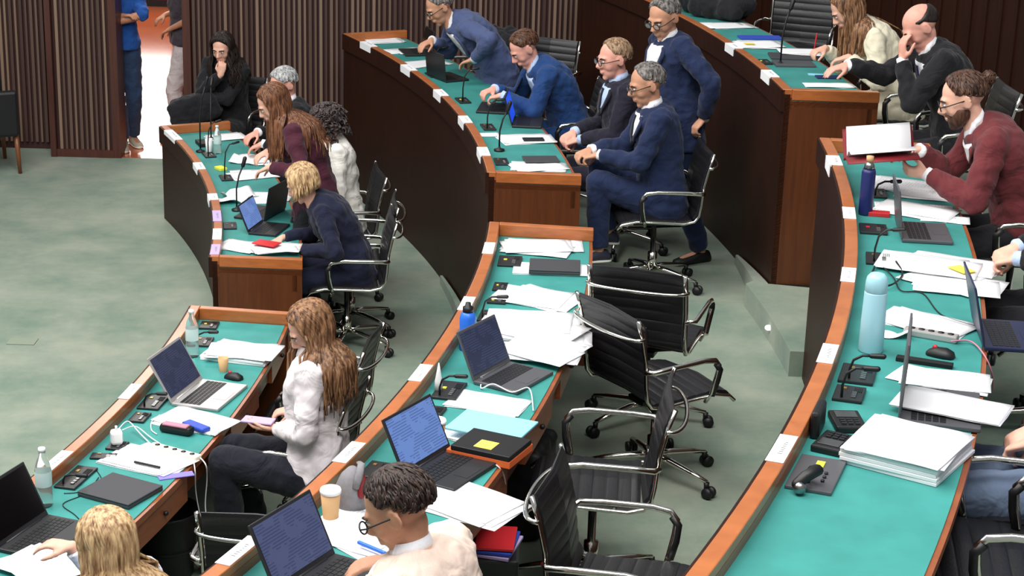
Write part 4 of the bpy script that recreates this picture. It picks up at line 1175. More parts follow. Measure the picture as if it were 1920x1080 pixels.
# -- near left bench
b8 = seated('person with long brown hair in a white jacket, looking down at a phone', 'A', 612, (585, 655), near=True, pel=(598, 878, 0), L=.70, fem=True, hands=((492, 800, .05), (525, 772, -.08)), top='white_jacket', legs='trouser_dark', jacket=True, hair=long_hair(.50, seed=12, n=220), hairmat='hair_long_brown', look=D(-.9, -.3, -.75), feet=((436, 1022, .12), (480, 985, -.14)), knees=(V((-1, 0, .55)), V((-1, 0, .75))), shoe='felt_grey', curl=(.35, .6), hdir=(D(-1, .2, 0), D(-1, -.2, -.2)), hn=(V((0, 0, -1)), V((0, 0, 1))), collar='white_jacket')
seated('person with straight blonde hair in a pale top, seen from behind', 'A', 250, (200, 1022), near=True, L=.70, fem=True, hands=((60, 1100, .15), (100, 1020, -.15)), top='pale_top', legs='trouser_dark', jacket=True, hair=long_hair(.36, seed=15, n=230, wave=.003), hairmat='hair_blonde', look=D(-.9, .5, -.5), chairlabel='chair of the blonde woman in the pale top', pick=-1)
# -- far middle bench
def p_lean():
    H = at(826, 14, FLO['B'] + 1.27); yaw = face(H, 0); P = H - yaw * .46; P.z = FLO['B'] + .76; print('rad', math.hypot(P.x - CX, P.y - CY) - RAD['B'], proj(P))
    yaw = face(P, 0); print('LEAN', H, P)
    person('person with glasses in a blue-grey jacket, leaning on the far middle bench', P, yaw, H, yaw + V((0, 0, -.7)), hands=(onplane(874, 116, P, yaw, .22), onplane(797, 82, P, yaw, -.12)), standing=True, top='suit_bluegrey', legs='suit_bluegrey', shirt='shirt_white', opening=.95, hair=cap_hair(50, 2, -36), hairmat='hair_saltpepper', glasses=True, skin='skin_tan', floor=FLO['B'], poles=(D(.8, -1, 0), None), hdir=(D(-.7, .3, -.3), None))
p_lean()
seated('person with brown hair in a bright blue suit, bent low and writing', 'B', 1062, (985, 92), L=.70, hands=((925, 182, .06), (912, 172, -.08)), top='suit_blue', legs='suit_blue', shirt='shirt_blue', hair=cap_hair(48, 2, -38, loose=60), hairmat='hair_midbrown', skin='skin_pink', look=D(-.85, -.25, -.75), chairlabel='chair of the man writing in the bright blue suit', curl=(.7, .7))
seated('person with fair hair and glasses in a dark suit, hands clasped', 'B', 1172, (1152, 112), L=.72, hands=((1070, 268, .03), (1062, 256, -.03)), top='suit_midnight', legs='suit_midnight', shirt='shirt_blue', tie='tie_dark', hair=cap_hair(54, 4, -36, loose=40), hairmat='hair_sandy', skin='skin_pink', look=D(-.95, -.35, -.22), glasses=True, chairlabel='chair of the fair haired man in glasses', curl=(.9, .7), bulk=1.10, S=1.02, pick=-1)
P14 = seated('person with grey hair and glasses in a navy suit, seated with hands in lap', 'B', 1232, (1214, 160), L=.72, hands=((1105, 294, .02), (1090, 288, -.04)), top='suit_navy', legs='suit_navy', shirt='shirt_white', tie='tie_dark', hair=cap_hair(56, 4, -36, loose=30), hairmat='hair_saltpepper', skin='skin_tan', look=D(-.95, -.2, -.35), glasses=True, chairlabel='chair of the grey haired man with hands in his lap', curl=(.8, .8), S=1.02, dr=.42, pick=-1, shoe='sneaker_navy', feet=((1122, 474, .05), (1138, 440, -.12)), knees=(V((-.8, 0, 1.2)), V((-1, 0, .8))))
def p_stand():
    A = at(1312, 492, FLO['B']); B_ = at(1262, 445, FLO['B']); P = (A + B_) / 2; P.z = FLO['B'] + .95
    H = at(1246, 34, FLO['B'] + 1.60); H = H
    yaw = D(-1, -.35, 0); P.x = H.x + .12; P.y = H.y + .02; print('STAND', H, P)
    person('person with grey hair and glasses standing in a navy suit and open white shirt', P, yaw, H, D(-.8, -.75, -.55), hands=(onplane(1306, 236, P, yaw, .22), onplane(1262, 215, P, yaw, -.20)), feet=(A, B_), standing=True, top='suit_navy', legs='suit_navy', shirt='shirt_white', opening=.8, hair=cap_hair(52, 4, -36), hairmat='hair_saltpepper', glasses=True, skin='skin_tan', floor=FLO['B'], S=1.03, hdir=(D(-.6, -.3, -.6), D(-.6, -.2, -.6)), poles=(D(.6, -.6, 0), None), curl=(.7, .5))
p_stand()
# -- far right bench
seated('person with long brown hair in an ivory jacket, writing with a red pen', 'C', 1655, (1590, 18), L=.70, fem=True, hands=((1570, 112, .10), (1530, 96, -.10)), top='ivory', legs='ivory', jacket=True, hair=long_hair(.44, seed=51, n=170), hairmat='hair_long_brown', look=D(-.9, 0, -.8), chairlabel='chair of the woman writing in the ivory jacket', curl=(.5, .8), pick=1)
P17 = seated('balding person in a charcoal suit, one hand over the eyes and one on a phone', 'C', 1745, (1728, 52), L=.72, dr=.36, hands=((1692, 90, .05), (1568, 128, -.12)), top='suit_black', legs='suit_black', shirt='shirt_white', tie='tie_navy', hair=cap_hair(60, 2, -36, bald=24, lump=.002, thick=1.04, loose=0), hairmat='hair_dark', skin='skin_pink', look=D(-.95, -.1, -.75), chairlabel='chair of the balding man in the charcoal suit', bulk=1.06, hdir=(D(-.1, 0, 1), D(-.9, -.3, -.2)), hn=(D(-1, -.3, 0), V((0, 0, 1))), curl=(.35, .25), poles=(D(.2, -.6, -1), None))
# -- near right bench
P18 = seated('person in glasses with a bun in a wine red jacket, reading a booklet', 'C', 1905, (1808, 188), near=True, L=.72, dr=.33, hands=((1712, 322, .12), (1695, 283, -.08)), top='wine', legs='suit_black', shirt='shirt_white', opening=.2, hair=bun_hair, hairmat='hair_brown', beard='hair_midbrown', skin='skin_fair', look=D(-.95, .15, -.42), glasses=True, chairlabel='chair of the reader in the wine red jacket', curl=(.6, .5), hn=(V((0, -.6, -.5)), V((0, .3, 1))), hdir=(D(-1, .25, .1), D(-1, .1, -.1)))
def off_right(label, row, lap, hands_, **k):
    pass
b19 = None
def p_edge(label, hand_px, hz, P, H, chairlabel, **k):
    yaw = face(P, 0)
    b = person(label, P, yaw, H, yaw + V((0, 0, -.3)), hands=(onplane(hand_px[0], hand_px[1] + 8, P, yaw, .02), onplane(hand_px[0], hand_px[1] - 8, P, yaw, -.03)), floor=FLO['C'], **k)
    chair_under(P, yaw, 'C', chairlabel); return b
Pq = at(2015, 592, FLO['C'] + .55); print('P19', proj(Pq), math.hypot(Pq.x - CX, Pq.y - CY) - RAD['C'])
p_edge('person in a black suit with clasped hands, cut by the right edge', (1880, 482), MATZ['C'] - .04, Pq, Pq + V((.03, 0, .72)), 'chair of the black suited person at the right edge', top='suit_black', legs='suit_black', shirt='shirt_blue', hair=cap_hair(), hairmat='hair_dark', curl=(.9, .8))
Pq = at(2010, 912, FLO['C'] + .55); print('P20', proj(Pq), math.hypot(Pq.x - CX, Pq.y - CY) - RAD['C'])
p_edge('person in a patterned blue shirt and jeans with clasped hands, cut by the right edge', (1905, 830), MATZ['C'] - .05, Pq, Pq + V((.06, 0, .72)), 'chair of the person in blue jeans', top='pattern_shirt', legs='jeans_light', hair=cap_hair(), hairmat='hair_dark', curl=(.8, .8), sleeve=0, jacket=False)
# -- near middle bench
P10 = seated('person with dark hair and glasses in a beige jacket, typing', 'B', 905, (752, 958), near=True, L=.70, dr=.30, hands=((660, 1100, .20), (695, 1056, -.05)), top='beige', legs='trouser_dark', shirt='shirt_white', opening=.5, hair=cap_hair(50, 2, -38, loose=160, lump=.006, seed=6), hairmat='hair_darkbrown', skin='skin_tan', look=D(-.95, .2, -.6), glasses=True, chairlabel='chair of the man in the beige jacket', curl=(.4, .25), pick=-1, bulk=1.3)
# -- doorway
def p_door():
    f = at(236, 285, 0); f.y = WALL_Y + .45; f = CAM + ray(236, 285) * ((WALL_Y + .40) / ray(236, 285).y); f.z = 0
    P = f + V((-.03, 0, .93)); H = P + V((.02, -.03, .72)); yaw = D(.35, -.94, 0)
    person('person in a blue polo shirt and jeans with folded arms, standing in the doorway', P, yaw, H, D(1, -.4, -.1), hands=(P + V((-.04, -.24, .27)), P + V((.14, -.19, .33))), feet=(f + V((.05, .12, 0)), f + V((.0, -.06, 0))), standing=True, jacket=False, top='polo_blue', legs='jeans', sleeve=0, shoe='cream_shoe', hair=cap_hair(), hairmat='hair_dark', skin='skin_mid', hdir=(D(-1, -.3, .1), D(1, -.2, .1)), poles=(D(.8, -.4, -.7), D(-.8, -.4, -.7)), floor=0)
    f = CAM + ray(338, 215) * ((WALL_Y + .75) / ray(338, 215).y); f.z = 0
    P = f + V((.07, 0, .93)); H = P + V((-.02, -.02, .72)); yaw = D(-.9, -.2, 0)
    person('person in a dark grey top and pale trousers, half behind the right door jamb', P, yaw, H, D(-1, -.2, -.1), hands=(P + V((-.16, -.16, .12)), P + V((-.26, .08, .2))), feet=(f + V((.03, -.1, 0)), f + V((.08, .1, 0))), standing=True, fem=True, jacket=False, top='grey_top', legs='trouser_pale', sleeve=0, shoe='cream_shoe', hair=cap_hair(), hairmat='hair_dark', skin='skin_mid', floor=0)
p_door()

# ------------------------------------------------------------------ empty chairs
def chair_back(px, py, row, deg, label, z=.905):
    "place a chair by the middle of its top edge; deg = direction it faces"
    y = V((math.cos(math.radians(deg)), math.sin(math.radians(deg)), 0)); p = at(px, py, FLO[row] + z) + y * .30; p.z = FLO[row]; return chair_at(p, y, label)
def chair_seat(px, py, row, deg, label):
    y = V((math.cos(math.radians(deg)), math.sin(math.radians(deg)), 0)); p = at(px, py, FLO[row] + .45); p.z = FLO[row]; return chair_at(p, y, label)
chair_back(668, 737, 'A', 170, 'chair of the long haired woman in the white jacket')
chair_back(744, 372, 'A', 186, 'empty chair between those of the curly haired and the blonde woman')
chair_back(700, 632, 'A', 172, 'empty chair with its back to the aisle, just beyond the woman in the white jacket')
chair_back(478, 968, 'A', 84, 'empty chair with its back to the camera beside the black bin')
chair_back(950, 66, 'B', 195, 'chair under the black coat, behind the man leaning on the bench')
chair_back(1036, 72, 'B', 245, 'chair showing its ribbed back, beyond the man in the bright blue suit')
chair_back(1195, 507, 'B', 72, 'empty chair turned with its broad back to the camera')
chair_back(1140, 574, 'B', 33, 'empty chair turned away from the bench, beside the big spread of papers')
chair_back(1264, 728, 'B', 176, 'empty chair facing the bench, directly beyond the frontmost empty chair')
chair_back(1028, 880, 'B', -13, 'frontmost empty chair, its ribbed seat cut by the bottom edge')
chair_seat(1886, 1062, 'C', 172, 'empty chair in the bottom right corner')
chair_back(1512, -22, 'C', 250, 'chair with ribbed back beside the woman in the ivory jacket')
def armchair():
    p = at(12, 333, 0); t = empty('armchair', p + V((-.30, .28, 0)), math.radians(-62), 'black leather armchair with wooden legs by the slatted wall', 'chair')
    mb = MB(); mb.box((0, .02, .42), (.54, .54, .14), None, .03); link('seat', mb, 'leather', t)
    mb = MB(); mb.box((0, -.27, .72), (.60, .10, .64), Matrix.Rotation(math.radians(8), 3, 'X'), .03); link('backrest', mb, 'leather', t)
    for s in (-1, 1):
        mb = MB(); mb.box((s * .30, .0, .54), (.08, .56, .40), None, .025); link('armrest', mb, 'leather', t)
        for y in (-.25, .26):
            mb = MB(); mb.tube([(s * .28, y, .37), (s * .29, y * 1.06, 0)], [.024, .016], 8); link('leg', mb, 'chair_wood', t)
armchair()

# ------------------------------------------------------------------ name cards
for px, py, row, lab, ln, mt, fl in (
    (325, 252, 'A', 'white name card at the far end of the far left ledge', .34, 'plate_card', .03),
    (380, 310, 'A', 'white name card on the far left ledge, second from its far end', .20, 'plate_card', .04),
    (403, 368, 'A', 'white folded card on the far left ledge, above the lilac cards', .16, 'plate_card', .05),
    (409, 404, 'A', 'lilac card on the far left ledge, the farther of the two', .26, 'lilac', .0),
    (409, 438, 'A', 'white card between two lilac cards on the far left ledge', .24, 'plate_card', .0),
    (405, 467, 'A', 'lilac card on the far left ledge, nearest the aisle', .22, 'lilac', .0),
    (690, 82, 'B', 'white name card at the far end of the far middle ledge', .24, 'plate_card', .05),
    (765, 126, 'B', 'white name card on the far middle ledge, second from the far end', .24, 'plate_card', .05),
    (824, 173, 'B', 'white name card on the far middle ledge, third from the far end', .22, 'plate_card', .05),
    (872, 223, 'B', 'white name card on the far middle ledge, fourth from the far end', .21, 'plate_card', .05),
    (904, 283, 'B', 'white name card on the far middle ledge, nearest the aisle', .22, 'plate_card', .05),
    (1365, 85, 'C', 'white name card on the far right ledge, the farther one', .20, 'plate_card', .05),
    (1438, 137, 'C', 'white name card on the far right ledge, nearest the aisle', .22, 'plate_card', .05),
    (243, 733, 'A', 'white name card on the near left ledge, beside the silver laptop', .20, 'plate_card', 0),
    (103, 862, 'A', 'white name card on the near left ledge, beside the lower bottle', .22, 'plate_card', 0),
    (912, 464, 'B', 'white name card on the near middle ledge, nearest the aisle', .20, 'plate_card', 0),
    (874, 568, 'B', 'white name card on the near middle ledge, above the blue bottle', .20, 'plate_card', 0),
    (790, 698, 'B', 'white name card on the near middle ledge, beside the laptop with the white cable', .20, 'plate_card', 0),
    (656, 847, 'B', 'white name card on the near middle ledge, above the grey pouch', .20, 'plate_card', 0),
    (443, 1030, 'B', 'white name card on the near middle ledge, cut near the bottom edge', .22, 'plate_card', 0),
    (1567, 300, 'C', 'white name card on the near right ledge, nearest the aisle', .20, 'plate_card', .06),
    (1590, 398, 'C', 'white name card on the near right ledge, beside the red box', .19, 'plate_card', 0),
    (1591, 514, 'C', 'white name card on the near right ledge, above the thermos', .19, 'plate_card', 0),
    (1556, 662, 'C', 'white name card on the near right ledge, below the thermos', .20, 'plate_card', 0),
    (1469, 840, 'C', 'white name card on the near right ledge, beside the grey console', .22, 'plate_card', 0)):
    card(px, py, row, lab, ln, mt, fl)

# ------------------------------------------------------------------ far left bench
papers(425, 257, 'A', 'white papers at the far end of the far left bench, under a hand', 3, 90, spread=.03)
papers(478, 302, 'A', 'white papers held by the woman in maroon', 3, 60, spread=.04, curl=.03)
papers(475, 328, 'A', 'long white papers under the hands of the woman in maroon', 3, 95, w=.24, l=.34, spread=.02)
papers(500, 372, 'A', 'small papers beyond the dark laptop on the far left bench', 2, 80, mat='printed')
papers(443, 374, 'A', 'white folded sheet standing up beside the dark laptop', 2, 20, w=.16, l=.22, curl=.10)
papers(455, 462, 'A', 'white papers at the near end of the far left bench', 4, 70, spread=.05)
papers(518, 466, 'A', 'pale printed papers under the blonde woman at the far left bench', 3, 95, w=.20, l=.28, spread=.02, mats=['paper', 'printed'], dz=.03)
laptop(487, 402, 'A', 'black laptop seen from its dark lid side on the far left bench', 150, lean=10)
laptop(505, 432, 'A', 'laptop with pale blue screen in front of the blonde woman', -22, screen='screen_blue', w=.28, l=.19, lean=22)
slab(500, 457, 'A', 'small red booklet under the blonde woman\'s hand', (.10, .16, .008), 'red', 'booklet', 'booklet', 60, dz=.052)
for px, py, lab, mic in ((392, 292, 'microphone console by the white bottle, far left bench', 1), (424, 335, 'microphone console below the yellow note, far left bench', 1), (431, 425, 'microphone console beside the lilac cards', 0)):
    console(px, py, 'A', lab, 0, mic, w=.15, stem_h=.26, rx=.03)
water_bottle(408, 288, 'A', 'clear plastic bottle on the far left bench', .22, .03)
cup(392, 284, 'A', 'white cup beside the clear bottle, far left bench', 'white_plastic', .10, .03, None)
slab(414, 318, 'A', 'small neon yellow pack on the far left bench', (.09, .06, .02), 'neon_yellow', 'tissue_pack', 'tissue pack', 20)
slab(380, 272, 'A', 'black bag near the far end of the far left bench', (.16, .08, .03), 'black', 'pouch', 'pouch')
def mic_stand(px, py, row, label, h, lean, z0=None):
    p, rz = spot(px, py, row); t = empty('gooseneck_microphone', p, rz, label, 'microphone')
    mb = MB(); mb.lathe([(.035, 0), (.035, .012), (.012, .018), (.006, .03)], n=16); link('base', mb, 'black', t)
    mb = MB(); mb.tube([(0, 0, .01), (0, 0, h * .5), (lean * .4, -.02, h * .8), (lean, -.05, h)], .006, 6); link('stem', mb, 'black', t)
    mb = MB(); mb.cap_tube([(lean, -.05, h), (lean * 1.15, -.065, h + .05)], [.013, .014], 10); link('microphone_head', mb, 'black', t)
mic_stand(376, 285, 'A', 'tall black microphone standing at the far left bench', .52, .0)
mic_stand(396, 262, 'A', 'slanting gooseneck microphone in front of the woman in black', .40, .16)
mic_stand(444, 395, 'A', 'thin gooseneck microphone over the white folded sheet', .30, .05)

# ------------------------------------------------------------------ far middle bench
papers(720, 76, 'B', 'white papers at the far end of the far middle bench', 4, 90)
papers(765, 96, 'B', 'white papers near the leaning man\'s hand', 2, 90)
papers(800, 122, 'B', 'long white papers on the far middle bench below the leaning man', 3, 100, w=.24, l=.36)
laptop(775, 100, 'B', 'farthest black laptop on the far middle bench', 172, lean=14, w=.28, l=.19)
laptop(840, 147, 'B', 'black laptop with dark keyboard on the far middle bench, its lid towards the ledge', 12, lean=6, w=.30, l=.2)
laptop(925, 205, 'B', 'black laptop seen from behind, in front of the writing man', 160, lean=22, w=.32, l=.21)
laptop(990, 232, 'B', 'black laptop with a royal blue screen', -16, screen='screen_royal', w=.30, l=.2, lean=16)
papers(985, 262, 'B', 'white papers under a phone on the far middle bench', 4, 94, w=.24, l=.34, spread=.02)
slab(1000, 262, 'B', 'dark smartphone lying on white papers, far middle bench', (.07, .14, .009), 'black', 'smartphone', 'phone', 90, dz=.014)
papers(1008, 314, 'B', 'white papers under a dark notebook at the aisle end', 3, 94, w=.23, l=.34, spread=.012)
slab(1014, 300, 'B', 'dark grey notebook on white papers at the aisle end', (.15, .22, .010), 'card', 'notebook', 'notebook', 92, dz=.012)
console(915, 240, 'B', 'microphone console beside the fourth far middle name card', 0, 1, stem_h=.2)
console(940, 305, 'B', 'microphone console at the aisle end of the far middle bench', 0, 0, w=.16)
console(868, 190, 'B', 'microphone console beside the third far middle name card', 0, 1, stem_h=.24)
console(812, 142, 'B', 'microphone console near the far laptops', 0, 1, stem_h=.22)
mic_stand(936, 283, 'B', 'gooseneck microphone beside the papers with the phone', .26, .02)
papers(915, 253, 'B', 'small white paper by the fourth far middle name card', 1, 90, w=.1, l=.15)
def coat(px, py, row, label, dz, size, seed, mat='suit_black', parent_z=None):
    p, rz = spot(px, py, row, 0, dz); mb = MB(); rnd = random.Random(seed)
    for i in range(9): mb.ell((rnd.uniform(-.5, .5) * size[0], rnd.uniform(-.5, .5) * size[1], size[2] * .45 + rnd.uniform(-.2, .2) * size[2]), (size[0] * .3, size[1] * .34, size[2] * .45), Matrix.Rotation(rnd.uniform(-1, 1), 3, 'Z'))
    o = link('coat', mb, mat); o.location = p; o.rotation_euler = (0, 0, rz); soft(o, .012, 2, FOLD, .045); return tag(o, label, 'coat')
coat(1345, 30, 'C', 'black coat heaped on the far right bench', 0, (.62, .28, .20), 3)
def chair_coat(px, py, row, deg, label):
    y = V((math.cos(math.radians(deg)), math.sin(math.radians(deg)), 0)); l = V((0, 0, 1)).cross(y); p = at(px, py, FLO[row] + .905); mb = MB()
    for s in (-1, -.5, 0, .5, 1):
        for k in range(6):
            for q, w in ((.05, 0), (-.06, 1)): mb.ell(p + l * s * .20 + y * (q - .02 * k * w) - V((0, 0, .02 + .10 * k)), (.085, .075, .075))
    o = link('coat', mb, 'suit_black'); soft(o, .012, 3, FOLD, .05); tag(o, label, 'coat')
chair_coat(950, 70, 'B', 195, 'black coat hung over the chair behind the leaning man')

# ------------------------------------------------------------------ near middle bench
papers(1018, 466, 'B', 'white papers at the aisle end of the near middle bench', 5, 88, spread=.05, w=.22, l=.36)
console(956, 492, 'B', 'black microphone console at the aisle end, near middle bench', 0, 0, w=.17, l=.12)
papers(1037, 506, 'B', 'white papers under the closed dark laptop', 2, 90, w=.2, l=.40, spread=.004, rotj=3)
laptop(1040, 505, 'B', 'closed dark grey laptop lying on white papers', 92 - 90, opened=False, body='card', w=.20, l=.26, dz=.006)
papers(1000, 560, 'B', 'white papers at the top of the big spread, near middle bench', 4, 65, w=.27, l=.36, spread=.05, mats=['printed', 'paper'])
papers(1010, 620, 'B', 'big spread of white papers in the middle of the near middle bench', 12, 80, w=.30, l=.40, spread=.07, rotj=25)
papers(1005, 655, 'B', 'white papers at the lower end of the big spread', 5, 85, w=.22, l=.34, spread=.06, rotj=22, dz=.02)
console(938, 540, 'B', 'microphone console beside the top of the big paper spread', 0, 0, w=.12, l=.07)
console(931, 568, 'B', 'small flat console beside the big paper spread', 0, 0, w=.05, l=.09)
console(915, 595, 'B', 'microphone console behind the blue bottle', 0, 1, w=.15, stem_h=.12)
def blue_bottle():
    p, rz = spot(876, 655, 'B'); t = empty('water_bottle', p, rz, 'bright blue drinking bottle with a black cap', 'bottle')
    mb = MB(); mb.lathe([(.034, 0), (.037, .006), (.037, .15), (.030, .172), (.022, .178)], n=24); link('bottle_body', mb, 'bright_blue', t)
    mb = MB(); mb.lathe([(.024, .176), (.024, .20), (.014, .204), (.012, .22), (.002, .222)], n=18); link('cap', mb, 'black', t)
blue_bottle()
laptop(963, 712, 'B', 'grey laptop with dark screen and a white charging cable', -20, body='laptop_grey', screen='screen_dim', lean=24, w=.30, l=.22, keys='laptop_black')
cable([at(872, 650, 1.34), at(880, 680, 1.33), at(903, 705, 1.31), at(902, 728, 1.30), at(925, 720, 1.32), at(960, 735, 1.318), at(992, 728, 1.315), at(1000, 770, 1.30)], 'white charging cable across the grey laptop')
def cone():
    p, rz = spot(822, 735, 'B'); mb = MB(); mb.lathe([(.018, 0), (.016, .05), (.009, .09), (.002, .13)], n=14); o = link('squeeze_tube', mb, 'white_plastic'); o.location = p; tag(o, 'small white pointed tube beside the console', 'tube')
cone()
console(842, 735, 'B', 'microphone console with buttons beside the pointed white tube', 0, 1, w=.20, l=.11, stem_h=.10)
console(806, 778, 'B', 'black console above the laptop with the pale blue page', 0, 0, w=.16, l=.10)
papers(915, 757, 'B', 'white papers above the light blue folder', 2, 82, w=.20, l=.32, spread=.01, rotj=4)
papers(868, 815, 'B', 'small white papers beside the coffee cup and the blue folder', 2, 85, w=.16, l=.20, spread=.01, mat='printed')
cup(818, 836, 'B', 'kraft paper cup with white rim beside the blue folder')
slab(918, 850, 'B', 'orange folder at the bottom of the folder pile', (.21, .27, .030), 'orange', 'folder', 'folder', 80)
slab(921, 838, 'B', 'black notebook with a yellow note, on the orange folder', (.20, .25, .020), 'black', 'notebook', 'notebook', 80, dz=.031)
slab(912, 834, 'B', 'yellow sticky note on the black notebook', (.075, .075, .001), 'yellow', 'sticky_note', 'note', 80, dz=.0515, bev=0)
slab(922, 800, 'B', 'light blue folder lying open on the near middle bench', (.22, .31, .010), 'sky_blue', 'folder', 'folder', 82, dz=.04)
slab(880, 866, 'B', 'blue pen beside the orange folder', (.010, .14, .010), 'bright_blue', 'pen', 'pen', 75)
laptop(848, 885, 'B', 'black laptop with a pale blue page on its screen', -14, screen='screen_blue', w=.33, l=.225, lean=26)
cable([at(895, 850, 1.30), at(925, 868, 1.305), at(942, 885, 1.27), at(948, 915, 1.15), at(944, 960, 1.0), at(940, 985, .9)], 'white cable hanging off the bench by the black laptop')
console(705, 885, 'B', 'black console above the grey pouch', 0, 0, w=.15, l=.09, lamp='yellow')
def pouch():
    p, rz = spot(660, 952, 'B', 15); t = empty('pouch', p, rz, 'grey felt pouch with red lining, standing open', 'pouch')
    mb = MB(); rings = []
    for z, w, d in ((0, .05, .055), (.04, .06, .062), (.09, .060, .058), (.13, .045, .040), (.155, .022, .016)):
        rings.append([V((w * math.cos(a), d * math.sin(a), z)) for a in [i * PI / 10 for i in range(20)]])
    mb.loft(rings); link('pouch_body', mb, 'felt_grey', t)
    mb = MB(); mb.tube([(-.055, -.02, .10), (-.05, -.03, .14), (-.01, -.035, .175), (.03, -.02, .165)], [.012, .014, .014, .010], 8, flat=.5); link('flap', mb, 'felt_grey', t)
    mb = MB(); mb.ell((-.035, -.040, .10), (.018, .018, .045), Matrix.Rotation(.5, 3, 'Y')); link('lining', mb, 'dark_red', t)
pouch()
cup(620, 975, 'B', 'kraft paper cup with white lid beside the grey pouch', h=.11, r=.036)
papers(880, 945, 'B', 'white papers under the elbow of the man in beige', 4, 80, w=.24, l=.34, spread=.03)
papers(690, 1000, 'B', 'white printed papers in front of the man in beige', 4, 70, w=.24, l=.32, spread=.05, mats=['paper', 'printed'])
slab(697, 1030, 'B', 'blue marker on the papers in front of the man in beige', (.012, .13, .012), 'bright_blue', 'pen', 'pen', 70, dz=.02)
laptop(628, 1098, 'B', 'black laptop in front of the man in beige, cut by the bottom edge', -8, screen='screen_slate', w=.34, l=.235, lean=26)
def under_bag(px, py, row, label, size, mat='black', z=0):
    p = at(px, py, FLO[row] + z); e = -er(p); mb = MB()
    mb.box((0, 0, size[2] / 2), size, None, .04); o = link('bag', mb, mat); o.location = p; o.rotation_euler = (0, 0, math.atan2(e.y, e.x) - PI / 2); soft(o, .014, 3, FOLD, .04); return tag(o, label, 'bag')
under_bag(985, 985, 'B', 'black bag standing under the near middle bench', (.34, .20, .42))
def mags():
    for i, (mt, lab, sz) in enumerate((('lilac', 'pale magazine at the bottom of the pile under the bench', .16), ('blue', 'blue magazine under the red one', .155), ('red', 'red magazine on top of the pile, beside the man in beige', .15))):
        q = at(930, 1010, FLO['B'] + .42); e = -er(q); mb = MB(); mb.box((0, 0, -.03 + i * .016), (sz, sz * 1.35, .012), Matrix.Rotation(.1 * i, 3, 'Z'), .002); o = link('magazine', mb, mt); o.location = q; o.rotation_euler = (0, 0, math.atan2(e.y, e.x)); tag(o, lab, 'magazine')
    q = at(930, 1010, FLO['B'] + .42); mb = MB(); mb.box((0, 0, -.24), (.18, .24, .405), None, .01); o = link('box', mb, 'dark_plastic'); o.location = q; tag(o, 'dark box carrying the magazines beside the near middle bench', 'box')
mags()

# ------------------------------------------------------------------ near left bench
console(392, 612, 'A', 'black console at the aisle corner of the near left bench', 0, 0, w=.12, l=.10)
console(380, 643, 'A', 'black console beside the upper clear bottle', 0, 1, w=.14, l=.10, stem_h=.08)
water_bottle(361, 668, 'A', 'clear bottle with a pale label beside the silver laptop', .26, .034)
papers(452, 668, 'A', 'bundle of white papers behind the small kraft cup', 5, 80, w=.24, l=.36, spread=.03, thick=.024)
cup(419, 696, 'A', 'small kraft cup in front of the paper bundle', 'kraft', .075, .028, None)
mouse(438, 710, 'A', 'black mouse beside the silver laptop', 70)
laptop(394, 744, 'A', 'silver laptop with dark slate screen on the near left bench', -9, body='laptop_silver', screen='screen_dim', w=.36, l=.25, lean=30)
papers(366, 793, 'A', 'white papers under the blue case, near left bench', 3, 72, w=.22, l=.36, spread=.02, rotj=6)
slab(368, 803, 'A', 'blue glasses case lying on white papers', (.055, .15, .022), 'blue', 'glasses_case', 'case', 60, dz=.010, bev=.008)
def pouch2():
    p, rz = spot(332, 812, 'A', -10); t = empty('pouch', p, rz, 'pink and black pouch in front of the blue case', 'pouch')
    mb = MB(); mb.box((0, 0, .022), (.06, .17, .044), None, .018); link('pouch_body', mb, 'black', t)
    mb = MB(); mb.box((-.008, 0, .045), (.04, .13, .012), None, .005); link('floral_top', mb, 'pink', t)
pouch2()
console(287, 757, 'A', 'black console beside the near left name card, above the white charger', 0, 1, w=.18, l=.11, stem_h=.08)
console(262, 785, 'A', 'small black console between the white charger and the ledge', 0, 0, w=.12, l=.08)
console(220, 838, 'A', 'dark console under the white charger', 0, 0, w=.10, l=.08)
def charger():
    p, rz = spot(219, 832, 'A', 30, .012); t = empty('charger', p, rz, 'white charger brick with cables on the near left bench', 'charger')
    mb = MB(); mb.box((0, 0, .035), (.055, .055, .07), None, .014); link('charger_body', mb, 'white_plastic', t)
    mb = MB(); mb.tube([(0, 0, .07), (0, .0, .09)], .006); link('plug', mb, 'white_plastic', t)
charger()
cable([at(222, 805, .77), at(240, 790, .75), at(262, 812, .72), at(290, 838, .705), at(322, 850, .71), at(345, 852, .71)], 'white cable from the charger to the power strip')
cable([at(230, 806, .77), at(255, 800, .73), at(285, 822, .71), at(318, 842, .708), at(350, 848, .712)], 'second white cable beside it running to the power strip')
cable([at(300, 778, .705), at(285, 790, .702), at(284, 806, .702), at(294, 814, .702)], 'white loop of cable beside the pink pouch')
def strip(px, py, row, label, deg, mat='cream', ln=.28):
    p, rz = spot(px, py, row, deg - 90, .0); t = empty('power_strip', p, rz, label, 'power strip')
    mb = MB(); mb.box((0, 0, .014), (.045, ln, .028), None, .006); link('strip_body', mb, mat, t)
    mb = MB()
    for i in range(5): mb.lathe([(.012, .028), (.012, .030)], (0, (i - 2) * ln * .18, 0), 12)
    link('sockets', mb, 'dark_plastic', t)
strip(328, 853, 'A', 'pale power strip on the near left bench, cables running off the edge', 72)
cable([at(372, 855, .71), at(386, 872, .70), at(388, 900, .60), at(385, 950, .45), at(392, 1010, .30), at(388, 1050, .15)], 'white cable hanging off the near left bench, right of a pair')
cable([at(362, 860, .71), at(366, 885, .68), at(367, 920, .55), at(374, 960, .42), at(384, 990, .32), at(378, 1040, .16)], 'white cable hanging off the near left bench, left of a pair')
papers(272, 868, 'A', 'white papers under the red and black pen', 5, 70, w=.23, l=.34, spread=.05, mats=['printed', 'paper'])
